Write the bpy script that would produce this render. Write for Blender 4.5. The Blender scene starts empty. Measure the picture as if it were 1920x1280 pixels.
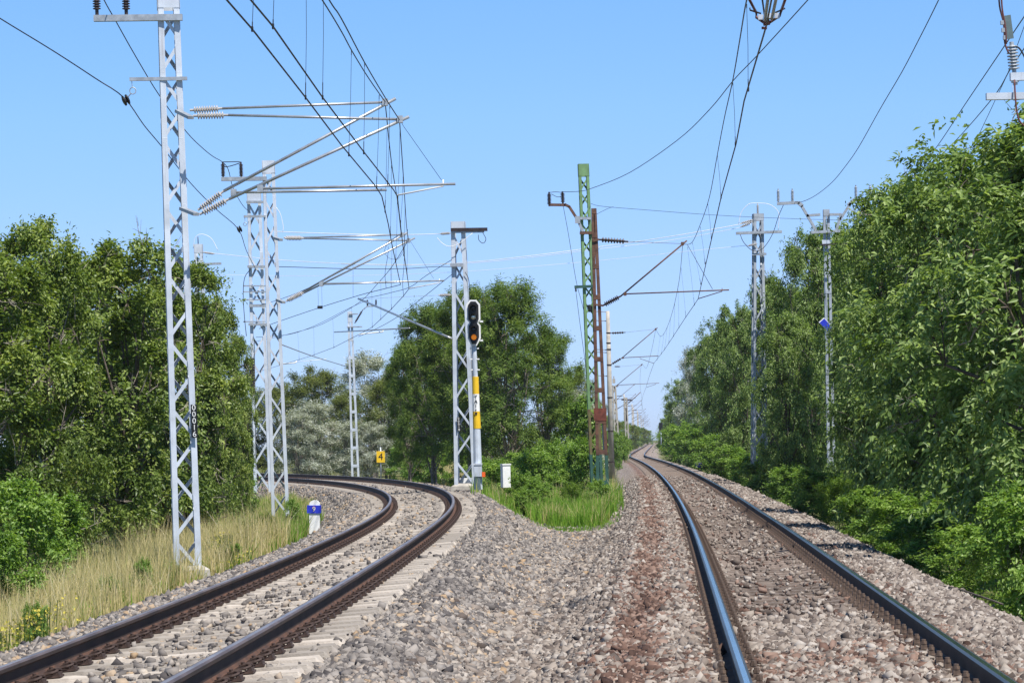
import bpy, math, random
import numpy as np
from mathutils import Vector, Matrix

random.seed(7)
rng = np.random.default_rng(11)
scene = bpy.context.scene
col = scene.collection

# ------------------------------------------------------------------ camera
FPX, ROLL, HOR, CAMZ = 5500.0, 0.0214924, 826.86, 1.417   # pixels on a 1920 wide frame
CR, SR = math.cos(ROLL), math.sin(ROLL)
cam_d = bpy.data.cameras.new('camera')
cam = bpy.data.objects.new('camera', cam_d)
col.objects.link(cam)
cam.matrix_world = Matrix(((CR, SR, 0, 0), (0, 0, -1, 0), (-SR, CR, 0, CAMZ), (0, 0, 0, 1)))
cam_d.sensor_width = 36.0
cam_d.lens = 36.0 * FPX / 1920.0
cam_d.shift_y = (HOR - 640.0) / 1920.0
cam_d.clip_start = 0.5
cam_d.clip_end = 9000.0
scene.camera = cam

# ------------------------------------------------------------------ light
SUN_EL, SUN_AZ = math.radians(59), math.radians(146)     # azimuth clockwise from +Y (view direction)
sd = Vector((math.sin(SUN_AZ) * math.cos(SUN_EL), math.cos(SUN_AZ) * math.cos(SUN_EL), math.sin(SUN_EL)))
sun_d = bpy.data.lights.new('sun', 'SUN')
sun_d.energy = 5.0
sun_d.angle = math.radians(0.5)
sun_d.color = (1.0, 0.955, 0.89)
sun = bpy.data.objects.new('sun', sun_d)
col.objects.link(sun)
sun.rotation_euler = sd.to_track_quat('Z', 'Y').to_euler()
world = bpy.data.worlds.new("World")
scene.world = world
world.use_nodes = True
wn = world.node_tree
bg = wn.nodes['Background']
sky = wn.nodes.new('ShaderNodeTexSky')
sky.sky_type = 'NISHITA'
sky.sun_disc = False
sky.sun_elevation = SUN_EL
sky.sun_rotation = SUN_AZ
sky.altitude = 2000
sky.air_density = 1.0
sky.dust_density = 0.0
sky.ozone_density = 10.0
# the camera's flatter, bluer rendering of that clear sky
s_gam = wn.nodes.new('ShaderNodeGamma')
s_gam.inputs[1].default_value = 0.52
s_hsv = wn.nodes.new('ShaderNodeHueSaturation')
s_hsv.inputs['Saturation'].default_value = 1.45
s_hsv.inputs['Value'].default_value = 1.78
wn.links.new(sky.outputs[0], s_gam.inputs[0])
wn.links.new(s_gam.outputs[0], s_hsv.inputs['Color'])
s_mul = wn.nodes.new('ShaderNodeMix')
s_mul.data_type = 'RGBA'
s_mul.blend_type = 'MULTIPLY'
s_mul.inputs['Factor'].default_value = 1.0
s_mul.inputs[7].default_value = (1.03, 0.985, 1.10, 1)
wn.links.new(s_hsv.outputs[0], s_mul.inputs[6])
# a midday sky darkens towards the zenith and a little in the thick air low down
s_tc = wn.nodes.new('ShaderNodeTexCoord')
s_sep = wn.nodes.new('ShaderNodeSeparateXYZ')
s_map = wn.nodes.new('ShaderNodeValToRGB')
while len(s_map.color_ramp.elements) < 6:
    s_map.color_ramp.elements.new(.5)
for e_, (p_, c_) in zip(s_map.color_ramp.elements, ((0, (.64, .74, .92)), (.023, (.71, .80, .95)), (.059, (.90, .91, 1)), (.11, (1, 1, 1)), (.20, (1, 1, 1)), (.75, (.38, .38, .38)))):
    e_.position = p_
    e_.color = (*c_, 1)
s_zen = wn.nodes.new('ShaderNodeMix')
s_zen.data_type = 'RGBA'
s_zen.blend_type = 'MULTIPLY'
s_zen.inputs['Factor'].default_value = 1.0
wn.links.new(s_tc.outputs['Generated'], s_sep.inputs[0])
wn.links.new(s_sep.outputs['Z'], s_map.inputs['Fac'])
wn.links.new(s_mul.outputs[2], s_zen.inputs[6])
wn.links.new(s_map.outputs[0], s_zen.inputs[7])
wn.links.new(s_zen.outputs[2], bg.inputs[0])
bg.inputs[1].default_value = 0.15
scene.view_settings.view_transform = 'Standard'
scene.view_settings.look = 'None'
scene.view_settings.gamma = 1.0
scene.view_settings.use_curve_mapping = False
scene.view_settings.exposure = 0.45
scene.cycles.max_bounces = 6
scene.cycles.diffuse_bounces = 3
scene.cycles.transmission_bounces = 3
scene.cycles.transparent_max_bounces = 4


def U(px, py, Y):
    """the point of the place seen at pixel (px, py) of the photograph, Y metres ahead"""
    dx, dy = px - 960.0, py - HOR
    u, v = dx * CR - dy * SR, dx * SR + dy * CR
    return Vector((u * Y / FPX, Y, CAMZ - v * Y / FPX))


def UH(px, py, h):
    """the point seen at a pixel, at height h above the rails"""
    dx, dy = px - 960.0, py - HOR
    v = dx * SR + dy * CR
    return U(px, py, (CAMZ - h) * FPX / v)


# ------------------------------------------------------------------ materials
def mat(name, c, rough=0.7, metal=0.0, var=0.12, scale=8.0, c2=None, bump=0.0, bscale=60.0, spec=0.4, detail=4.0):
    m = bpy.data.materials.new(name)
    m.use_nodes = True
    nt = m.node_tree
    b = nt.nodes['Principled BSDF']
    b.inputs['Roughness'].default_value = rough
    b.inputs['Metallic'].default_value = metal
    b.inputs['Specular IOR Level'].default_value = spec
    tc = nt.nodes.new('ShaderNodeTexCoord')
    nz = nt.nodes.new('ShaderNodeTexNoise')
    nz.inputs['Scale'].default_value = scale
    nz.inputs['Detail'].default_value = detail
    nt.links.new(tc.outputs['Object'], nz.inputs['Vector'])
    rp = nt.nodes.new('ShaderNodeValToRGB')
    if c2 is None:
        c2 = tuple(x * (1 - 2 * var) for x in c)
        c = tuple(x * (1 + var) for x in c)
    rp.color_ramp.elements[0].position = 0.35
    rp.color_ramp.elements[1].position = 0.68
    rp.color_ramp.elements[0].color = (*c2, 1)
    rp.color_ramp.elements[1].color = (*c, 1)
    nt.links.new(nz.outputs['Fac'], rp.inputs['Fac'])
    nt.links.new(rp.outputs['Color'], b.inputs['Base Color'])
    if bump > 0:
        n2 = nt.nodes.new('ShaderNodeTexNoise')
        n2.inputs['Scale'].default_value = bscale
        n2.inputs['Detail'].default_value = 5
        nt.links.new(tc.outputs['Object'], n2.inputs['Vector'])
        bp = nt.nodes.new('ShaderNodeBump')
        bp.inputs['Strength'].default_value = bump
        bp.inputs['Distance'].default_value = 0.02
        nt.links.new(n2.outputs['Fac'], bp.inputs['Height'])
        nt.links.new(bp.outputs['Normal'], b.inputs['Normal'])
    return m


def attr_mat(name, stops, rough=0.6, trans=0.0, spec=0.3, noise=0.0, nscale=0.6, tgain=1.3):
    """material whose colour runs through `stops` along the per-vertex value 'tint'"""
    m = bpy.data.materials.new(name)
    m.use_nodes = True
    nt = m.node_tree
    b = nt.nodes['Principled BSDF']
    b.inputs['Roughness'].default_value = rough
    b.inputs['Specular IOR Level'].default_value = spec
    at = nt.nodes.new('ShaderNodeAttribute')
    at.attribute_name = 'tint'
    fac = at.outputs['Fac']
    if noise > 0:
        tc = nt.nodes.new('ShaderNodeTexCoord')
        nz = nt.nodes.new('ShaderNodeTexNoise')
        nz.inputs['Scale'].default_value = nscale
        nz.inputs['Detail'].default_value = 3
        nt.links.new(tc.outputs['Object'], nz.inputs['Vector'])
        ma = nt.nodes.new('ShaderNodeMath')
        ma.operation = 'MULTIPLY_ADD'
        nt.links.new(nz.outputs['Fac'], ma.inputs[0])
        ma.inputs[1].default_value = noise
        ad = nt.nodes.new('ShaderNodeMath')
        ad.operation = 'ADD'
        ad.inputs[1].default_value = -noise * 0.5
        nt.links.new(fac, ad.inputs[0])
        nt.links.new(ad.outputs[0], ma.inputs[2])
        fac = ma.outputs[0]
    rp = nt.nodes.new('ShaderNodeValToRGB')
    els = rp.color_ramp.elements
    while len(els) < len(stops):
        els.new(0.5)
    for e, (p, c) in zip(els, stops):
        e.position = p
        e.color = (*c, 1)
    nt.links.new(fac, rp.inputs['Fac'])
    nt.links.new(rp.outputs['Color'], b.inputs['Base Color'])
    if trans > 0:
        tl = nt.nodes.new('ShaderNodeBsdfTranslucent')
        mx2 = nt.nodes.new('ShaderNodeMix')
        mx2.data_type = 'RGBA'
        mx2.blend_type = 'MULTIPLY'
        mx2.inputs['Factor'].default_value = 1.0
        nt.links.new(rp.outputs['Color'], mx2.inputs[6])
        mx2.inputs[7].default_value = (1.25 * tgain, 1.3 * tgain, 0.55 * tgain, 1)
        nt.links.new(mx2.outputs[2], tl.inputs['Color'])
        ms = nt.nodes.new('ShaderNodeMixShader')
        ms.inputs[0].default_value = trans
        out = nt.nodes['Material Output']
        nt.links.new(b.outputs[0], ms.inputs[1])
        nt.links.new(tl.outputs[0], ms.inputs[2])
        nt.links.new(ms.outputs[0], out.inputs['Surface'])
    return m


M = {}
M['galv'] = mat('galvanised_paint', (0.56, 0.61, 0.68), 0.55, 0.1, 0.09, 3.0, bump=0.08, detail=9.0)
gt_ = M['galv'].node_tree
gb_ = gt_.nodes['Principled BSDF']
gs_ = gb_.inputs['Base Color'].links[0].from_socket
gc_ = gt_.nodes.new('ShaderNodeTexCoord')
gm_ = gt_.nodes.new('ShaderNodeMapping')
gm_.inputs['Scale'].default_value = (14, 14, .9)
gn_ = gt_.nodes.new('ShaderNodeTexNoise')
gn_.inputs['Scale'].default_value = 1.0
gn_.inputs['Detail'].default_value = 6
gr_ = gt_.nodes.new('ShaderNodeValToRGB')
gr_.color_ramp.elements[0].position = .60
gr_.color_ramp.elements[0].color = (0, 0, 0, 1)
gr_.color_ramp.elements[1].position = .78
gr_.color_ramp.elements[1].color = (.55, .55, .55, 1)
gx_ = gt_.nodes.new('ShaderNodeMix')
gx_.data_type = 'RGBA'
gx_.inputs[7].default_value = (.27, .22, .19, 1)
gt_.links.new(gc_.outputs['Object'], gm_.inputs[0])
gt_.links.new(gm_.outputs[0], gn_.inputs['Vector'])
gt_.links.new(gn_.outputs['Fac'], gr_.inputs['Fac'])
gt_.links.new(gr_.outputs['Color'], gx_.inputs['Factor'])
gt_.links.new(gs_, gx_.inputs[6])
gt_.links.new(gx_.outputs[2], gb_.inputs['Base Color'])
M['galv_dull'] = mat('dull_zinc', (0.40, 0.43, 0.46), 0.5, 0.35, 0.12, 10.0)
M['tube'] = mat('zinc_tube', (0.50, 0.51, 0.52), 0.38, 0.6, 0.1, 6.0)
M['green'] = mat('green_paint', (0.17, 0.30, 0.13), 0.6, 0.0, 0.12, 4.0)
M['green_dark'] = mat('dark_green_paint', (0.035, 0.10, 0.08), 0.6, 0.0, 0.15, 4.0)
M['green_rust'] = mat('rusting_green_paint', (0.15, 0.155, 0.06), 0.75, 0.0, 0.2, 5.0, c2=(0.12, 0.075, 0.04))
M['rust'] = mat('rusty_steel', (0.17, 0.085, 0.055), 0.85, 0.0, 0.2, 7.0, c2=(0.085, 0.045, 0.035), bump=0.2)
M['rust_red'] = mat('red_lead_paint', (0.16, 0.045, 0.03), 0.8, 0.0, 0.2, 9.0)
M['dark'] = mat('dark_porcelain', (0.045, 0.03, 0.028), 0.35, 0.0, 0.2, 9.0)
M['insul'] = mat('grey_silicone', (0.42, 0.40, 0.38), 0.5, 0.0, 0.1, 9.0)
M['wire'] = mat('weathered_copper_wire', (0.035, 0.035, 0.038), 0.5, 0.3, 0.1, 3.0)
M['wire_light'] = mat('aluminium_wire', (0.80, 0.80, 0.80), 0.6, 0.0, 0.05, 3.0)
M['conc'] = mat('concrete', (0.42, 0.39, 0.34), 0.9, 0, 0.12, 4.0, bump=0.25)
M['sleeper'] = mat('sleeper_concrete', (0.52, 0.46, 0.39), 0.9, 0, 0.1, 5.0, c2=(0.38, 0.33, 0.28), bump=0.35, bscale=40)
M['sleeper_old'] = mat('dusty_sleeper_concrete', (0.29, 0.235, 0.195), 0.95, 0, 0.1, 9.0, c2=(0.15, 0.112, 0.09), bump=0.4, bscale=40)
M['clip'] = mat('rusty_clip', (0.065, 0.04, 0.032), 0.7, 0.1, 0.2, 30.0)
M['clip_old'] = mat('dusty_bolt', (0.15, 0.105, 0.08), 0.85, 0.0, 0.25, 30.0)
M['rail_side'] = mat('rail_web_rust', (0.030, 0.019, 0.015), 0.75, 0.1, 0.2, 3.0, bump=0.15)
M['rail_foot'] = mat('rail_foot_rust', (0.135, 0.065, 0.038), 0.85, 0.0, 0.2, 5.0, c2=(0.06, 0.033, 0.024))
M['rail_top_worn'] = mat('worn_rail_head', (0.36, 0.33, 0.32), 0.36, 0.45, 0.12, 1.2, c2=(0.20, 0.165, 0.15))
M['rail_top'] = mat('polished_rail_head', (0.56, 0.58, 0.60), 0.16, 1.0, 0.05, 2.0)
M['rail_edge_brown'] = mat('brown_rail_head', (0.15, 0.11, 0.095), 0.5, 0.2, 0.15, 2.0, c2=(0.09, 0.065, 0.055))
M['rail_side_brown'] = mat('brown_rail_web', (0.062, 0.038, 0.029), 0.8, 0.0, 0.2, 2.0, c2=(0.030, 0.020, 0.016), bump=0.15)
M['rail_shoulder'] = mat('dark_rail_head', (0.10, 0.105, 0.10), 0.4, 0.6, 0.1, 2.0)
M['white'] = mat('white_paint', (0.80, 0.80, 0.78), 0.6, 0, 0.04, 6.0)
M['blue'] = mat('blue_paint', (0.02, 0.04, 0.50), 0.5, 0, 0.08, 9.0)
M['yellow'] = mat('yellow_paint', (0.80, 0.50, 0.02), 0.5, 0, 0.05, 6.0)
M['black'] = mat('black_paint', (0.012, 0.012, 0.013), 0.5, 0, 0.2, 6.0)
M['orange'] = mat('orange_plastic', (0.75, 0.12, 0.02), 0.5, 0, 0.1, 6.0)
M['copper'] = mat('copper_cable', (0.16, 0.06, 0.05), 0.5, 0.2, 0.1, 6.0)
M['steelblue'] = mat('primed_plate', (0.12, 0.17, 0.18), 0.6, 0.2, 0.1, 8.0)
M['bark'] = mat('bark', (0.16, 0.13, 0.105), 0.95, 0, 0.2, 12.0, c2=(0.07, 0.055, 0.045), bump=0.6, bscale=25)
M['bark_pale'] = mat('pale_bark', (0.30, 0.25, 0.21), 0.95, 0, 0.2, 12.0, c2=(0.13, 0.11, 0.09), bump=0.5, bscale=25)
M['twig'] = mat('dry_twig', (0.34, 0.29, 0.25), 0.95, 0, 0.15, 12.0)
M['lens_dark'] = mat('dark_lens', (0.02, 0.02, 0.022), 0.12, 0, 0.1, 6.0)
M['lens_glint'] = mat('glint_lens', (0.75, 0.70, 0.60), 0.1, 0.6, 0.05, 6.0)  # pale colour stands in for the white glint on this lens
lamp_m = mat('amber_lens', (0.9, 0.25, 0.02), 0.2, 0, 0.05, 6.0)
lamp_m.node_tree.nodes['Principled BSDF'].inputs['Emission Color'].default_value = (1.0, 0.30, 0.02, 1)
lamp_m.node_tree.nodes['Principled BSDF'].inputs['Emission Strength'].default_value = 0.3
M['lens_amber'] = lamp_m

M['leaf_right'] = attr_mat('weeping_leaf', [(0.0, (0.085, 0.138, 0.030)), (0.5, (0.177, 0.265, 0.067)), (1.0, (0.354, 0.443, 0.162))], 0.42, 0.34, 0.38, 0.5, 0.9)
M['leaf_left'] = attr_mat('walnut_leaf', [(0.0, (0.071, 0.113, 0.022)), (0.55, (0.149, 0.216, 0.041)), (1.0, (0.311, 0.368, 0.097))], 0.40, 0.32, 0.38, 0.5, 0.8)
M['leaf_locust'] = attr_mat('feathery_leaf', [(0.0, (0.063, 0.113, 0.022)), (0.5, (0.122, 0.196, 0.037)), (1.0, (0.226, 0.293, 0.067))], 0.5, 0.30, 0.25, 0.4, 0.5)
M['leaf_silver'] = attr_mat('silver_leaf', [(0.0, (0.15, 0.18, 0.11)), (0.5, (0.40, 0.43, 0.35)), (1.0, (0.68, 0.70, 0.64))], 0.6, 0.2, 0.3, 0.7, 0.5, 0.9)
M['leaf_olive'] = attr_mat('olive_leaf', [(0.0, (0.073, 0.098, 0.024)), (0.5, (0.140, 0.172, 0.041)), (1.0, (0.244, 0.270, 0.086))], 0.6, 0.28, 0.25, 0.5, 0.5)
M['leaf_bush'] = attr_mat('bush_leaf', [(0.0, (0.079, 0.155, 0.022)), (0.5, (0.159, 0.270, 0.043)), (1.0, (0.293, 0.402, 0.097))], 0.42, 0.36, 0.35, 0.4, 1.2)
M['leaf_fern'] = attr_mat('pale_bush_leaf', [(0.0, (0.060, 0.120, 0.012)), (0.5, (0.110, 0.190, 0.022)), (1.0, (0.20, 0.28, 0.050))], 0.5, 0.36, 0.3, 0.4, 1.2)
M['grass_dry'] = attr_mat('dry_grass_blade', [(0.0, (0.16, 0.22, 0.045)), (0.35, (0.44, 0.40, 0.15)), (0.7, (0.64, 0.52, 0.27)), (1.0, (0.76, 0.68, 0.45))], 0.7, 0.3, 0.2, 0.35, 0.7, 0.75)
M['grass_green'] = attr_mat('green_grass_blade', [(0.0, (0.088, 0.195, 0.018)), (0.6, (0.188, 0.342, 0.039)), (1.0, (0.425, 0.464, 0.127))], 0.6, 0.35, 0.2, 0.3, 0.8)
M['flower'] = attr_mat('yellow_flower', [(0.0, (0.12, 0.20, 0.03)), (0.5, (0.28, 0.30, 0.05)), (1.0, (0.60, 0.50, 0.09))], 0.7, 0.25, 0.2)
M['stone_grey'] = attr_mat('basalt_stone', [(0.0, (0.060, 0.054, 0.055)), (0.35, (0.175, 0.156, 0.142)), (0.70, (0.285, 0.257, 0.232)), (0.84, (0.33, 0.29, 0.25)), (0.91, (0.34, 0.235, 0.14)), (1.0, (0.42, 0.37, 0.31))], 0.9, 0, 0.2)
M['stone_pink'] = attr_mat('dusty_stone', [(0.0, (0.070, 0.055, 0.047)), (0.25, (0.17, 0.138, 0.118)), (0.5, (0.235, 0.196, 0.166)), (0.85, (0.325, 0.282, 0.242)), (1.0, (0.40, 0.36, 0.32))], 0.92, 0, 0.2)
M['stone_brown'] = attr_mat('rust_stained_stone', [(0.0, (0.048, 0.028, 0.022)), (0.5, (0.160, 0.098, 0.075)), (1.0, (0.28, 0.195, 0.155))], 0.92, 0, 0.2)


# ------------------------------------------------------------------ mesh helpers
class MB:
    """collects shapes in world coordinates and links them as one mesh object"""
    def __init__(self):
        self.v, self.f, self.mi = [], [], []

    def add(self, vs, fs, mi=0):
        o = len(self.v)
        self.v += [tuple(x) for x in vs]
        self.f += [tuple(i + o for i in f) for f in fs]
        self.mi += [mi] * len(fs)
        return self

    def beam(self, p, q, w, h, up=(0, 0, 1), mi=0):
        p, q = Vector(p), Vector(q)
        d = (q - p).normalized()
        u = Vector(up)
        s = d.cross(u)
        if s.length < 1e-4:
            s = d.cross(Vector((0, 1, 0)))
        s.normalize()
        u = s.cross(d)
        a, b = s * (w / 2), u * (h / 2)
        vs = [e + x for e in (p, q) for x in (-a - b, a - b, a + b, -a + b)]
        return self.add(vs, [(3, 2, 1, 0), (4, 5, 6, 7), (0, 1, 5, 4), (1, 2, 6, 5), (2, 3, 7, 6), (3, 0, 4, 7)], mi)

    def box(self, c, sx, sy, sz, rz=0.0, mi=0):
        c = Vector(c)
        ca, sa = math.cos(rz), math.sin(rz)
        vs = []
        for z in (-sz / 2, sz / 2):
            for x, y in ((-sx / 2, -sy / 2), (sx / 2, -sy / 2), (sx / 2, sy / 2), (-sx / 2, sy / 2)):
                vs.append(c + Vector((x * ca - y * sa, x * sa + y * ca, z)))
        return self.add(vs, [(3, 2, 1, 0), (4, 5, 6, 7), (0, 1, 5, 4), (1, 2, 6, 5), (2, 3, 7, 6), (3, 0, 4, 7)], mi)

    def tube(self, pts, r, n=6, mi=0, caps=True):
        pts = [Vector(p) for p in pts]
        rs = r if isinstance(r, (list, tuple)) else [r] * len(pts)
        vs, prev = [], None
        for i, p in enumerate(pts):
            t = (pts[min(i + 1, len(pts) - 1)] - pts[max(i - 1, 0)]).normalized()
            if prev is None:
                a = t.cross(Vector((0.13, 0.31, 0.94)))
                if a.length < 0.05:
                    a = t.cross(Vector((1, 0, 0)))
            else:
                a = prev - t * prev.dot(t)
            a.normalize()
            prev = a
            b = t.cross(a)
            for k in range(n):
                g = 2 * math.pi * k / n
                vs.append(p + (a * math.cos(g) + b * math.sin(g)) * rs[i])
        fs = []
        for i in range(len(pts) - 1):
            for k in range(n):
                k2 = (k + 1) % n
                fs.append((i * n + k, i * n + k2, (i + 1) * n + k2, (i + 1) * n + k))
        if caps:
            fs.append(tuple(range(n - 1, -1, -1)))
            fs.append(tuple(range((len(pts) - 1) * n, len(pts) * n)))
        return self.add(vs, fs, mi)

    def lathe(self, p, q, prof, n=10, mi=0):
        """prof: (t along p-q in metres, radius)"""
        p, q = Vector(p), Vector(q)
        d = (q - p).normalized()
        return self.tube([p + d * t for t, _ in prof], [r for _, r in prof], n, mi)

    def prism(self, outline, depth_vec, mi=0):
        """closed outline of Vectors pushed along depth_vec"""
        n = len(outline)
        dv = Vector(depth_vec)
        vs = list(outline) + [Vector(o) + dv for o in outline]
        fs = [tuple(range(n)), tuple(range(2 * n - 1, n - 1, -1))]
        fs += [(i, i + n, (i + 1) % n + n, (i + 1) % n) for i in range(n)]
        return self.add(vs, fs, mi)

    def build(self, name, mats, parent=None, smooth=False, origin=None):
        o = Vector((0, 0, 0))
        r = parent
        while r is not None:
            o += r.location
            r = r.parent
        if parent is None and origin is not None:
            o = Vector(origin)
        me = bpy.data.meshes.new(name)
        me.from_pydata([(x - o.x, y - o.y, z - o.z) for x, y, z in self.v], [], self.f)
        mats = mats if isinstance(mats, (list, tuple)) else [mats]
        for m in mats:
            me.materials.append(m)
        if len(mats) > 1:
            me.polygons.foreach_set('material_index', self.mi)
        if smooth:
            me.polygons.foreach_set('use_smooth', [True] * len(me.polygons))
        me.update()
        ob = bpy.data.objects.new(name, me)
        col.objects.link(ob)
        if parent is not None:
            ob.parent = parent
        else:
            ob.location = o
        return ob


def tag(o, label=None, cat=None, group=None, kind=None):
    for k, v in (('label', label), ('category', cat), ('group', group), ('kind', kind)):
        if v:
            o[k] = v
    return o


def empty(name, loc, label, cat, group=None):
    o = bpy.data.objects.new(name, None)
    o.empty_display_size = 0.3
    col.objects.link(o)
    o.location = loc
    return tag(o, label, cat, group)


def copy_tree(o, parent=None):
    c = o.copy()
    col.objects.link(c)
    if parent is not None:
        c.parent = parent
    for ch in list(o.children):
        copy_tree(ch, c)
    return c


def np_mesh(name, verts, faces_flat, nper, mats, tint=None, mi=None, parent=None, smooth=False):
    me = bpy.data.meshes.new(name)
    nv, nf = len(verts), len(faces_flat) // nper
    me.vertices.add(nv)
    me.vertices.foreach_set('co', np.asarray(verts, np.float32).ravel())
    me.loops.add(nf * nper)
    me.loops.foreach_set('vertex_index', np.asarray(faces_flat, np.int32))
    me.polygons.add(nf)
    me.polygons.foreach_set('loop_start', np.arange(nf, dtype=np.int32) * nper)
    for m in (mats if isinstance(mats, (list, tuple)) else [mats]):
        me.materials.append(m)
    if mi is not None:
        me.polygons.foreach_set('material_index', np.asarray(mi, np.int32))
    if tint is not None:
        a = me.attributes.new('tint', 'FLOAT', 'POINT')
        a.data.foreach_set('value', np.asarray(tint, np.float32))
    if smooth:
        me.polygons.foreach_set('use_smooth', np.ones(nf, bool))
    me.update(calc_edges=True)
    ob = bpy.data.objects.new(name, me)
    col.objects.link(ob)
    if parent is not None:
        ob.parent = parent
    return ob


def smooth_pts(pts, n=6):
    """Catmull-Rom through 3-D points"""
    P = [Vector(p) for p in pts]
    if len(P) < 3:
        return P
    P = [P[0] * 2 - P[1]] + P + [P[-1] * 2 - P[-2]]
    out = []
    for i in range(1, len(P) - 2):
        for k in range(n):
            t = k / n
            a, b, c, d = P[i - 1], P[i], P[i + 1], P[i + 2]
            out.append(0.5 * ((2 * b) + (c - a) * t + (2 * a - 5 * b + 4 * c - d) * t * t + (3 * b - a - 3 * c + d) * t ** 3))
    out.append(P[-2])
    return out


def lettering(text, size, centre, right, up, material, parent, name='digit', thick=0.004):
    cu = bpy.data.curves.new(name, 'FONT')
    cu.body = text
    cu.size = size
    cu.align_x = 'CENTER'
    cu.align_y = 'CENTER'
    cu.extrude = thick
    t = bpy.data.objects.new(name, cu)
    col.objects.link(t)
    dg = bpy.context.evaluated_depsgraph_get()
    me = bpy.data.meshes.new_from_object(t.evaluated_get(dg))
    bpy.data.objects.remove(t)
    right, up = Vector(right).normalized(), Vector(up).normalized()
    nrm = right.cross(up)
    o = Vector((0, 0, 0))
    r = parent
    while r is not None:
        o += r.location
        r = r.parent
    c = Vector(centre) - o
    for v in me.vertices:
        v.co = c + right * v.co.x + up * v.co.y + nrm * v.co.z
    me.materials.clear()
    me.materials.append(material)
    ob = bpy.data.objects.new(name, me)
    col.objects.link(ob)
    ob.parent = parent
    return ob


# ------------------------------------------------------------------ the two track centre lines (fitted to the photograph)
def path(x0, h0, kx, kv, smax, ds):
    s = np.arange(kx[0], smax, ds)
    k = np.interp(s, kx, kv)
    th = h0 + np.concatenate([[0], np.cumsum((k[1:] + k[:-1]) / 2 * ds)])
    x = x0 + np.concatenate([[0], np.cumsum((np.sin(th[1:]) + np.sin(th[:-1])) / 2 * ds)])
    y = kx[0] + np.concatenate([[0], np.cumsum((np.cos(th[1:]) + np.cos(th[:-1])) / 2 * ds)])
    return s, x, y, th


Ls, Lx, Ly, Lth = path(-3.02, 0.043, [10, 40, 60, 80, 110, 180], np.array([-.00133, -.00035, -.00215, -.00276, -.00375, -.00393]), 260, 0.2)
Lz = np.interp(Ls, [10, 40, 80, 120, 180], [.047, .036, .076, .088, .0675])
Lc = np.interp(Ls, [10, 40, 80, 120, 180], [.087, .114, .107, .096, .091])
Rs, Rx, Ry, Rth = path(1.627, 0.0508, [8, 50, 100, 160, 220, 280, 360, 500, 1000], np.array([.0002, -.00025, -.00011, -.00009, -.00011, .00034, .00001, 0, -.00001]), 1400, 0.2)
Rz = np.interp(Rs, [8, 60, 130, 220, 300, 420, 1000], [-.004, -.11, -.10, -.18, -.25, -.25, -.245])
# a little of both tracks behind the first visible sleepers
def extend(s, x, y, th, z, n=30):
    k = np.arange(n, 0, -1) * 0.2
    return (np.concatenate([s[0] - k, s]), np.concatenate([x[0] - k * np.sin(th[0]), x]),
            np.concatenate([y[0] - k * np.cos(th[0]), y]), np.concatenate([np.full(n, th[0]), th]), np.concatenate([np.full(n, z[0]), z]))
Lc = np.concatenate([np.full(30, Lc[0]), Lc])
Ls, Lx, Ly, Lth, Lz = extend(Ls, Lx, Ly, Lth, Lz)
Rs, Rx, Ry, Rth, Rz = extend(Rs, Rx, Ry, Rth, Rz)


def near_track(x, y, px, py, pth):
    """signed lateral distance (right positive) to a centre line and the index on it"""
    x, y = np.asarray(x, float).ravel(), np.asarray(y, float).ravel()
    sub = np.arange(0, len(px), 10)
    idx = np.empty(len(x), np.int64)
    for a in range(0, len(x), 20000):
        D = (x[a:a + 20000, None] - px[sub][None]) ** 2 + (y[a:a + 20000, None] - py[sub][None]) ** 2
        idx[a:a + 20000] = sub[np.argmin(D, 1)]
    # refine by projecting on the tangent
    t = (x - px[idx]) * np.sin(pth[idx]) + (y - py[idx]) * np.cos(pth[idx])
    idx = np.clip(idx + np.round(t / 0.2).astype(int), 0, len(px) - 1)
    d = (x - px[idx]) * np.cos(pth[idx]) - (y - py[idx]) * np.sin(pth[idx])
    return d, idx


def vnoise(x, y, f, seed=0):
    """cheap smooth noise in [-1,1]"""
    a = np.sin(x * f * 1.7 + 3.1 * seed) * np.cos(y * f * 1.3 - 1.7 * seed)
    b = np.sin(x * f * 3.9 - y * f * 2.3 + 5.3 * seed) * 0.5
    c = np.cos(x * f * 7.1 + y * f * 6.3 + 2.2 * seed) * 0.3
    return (a + b + c) / 1.8


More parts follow.
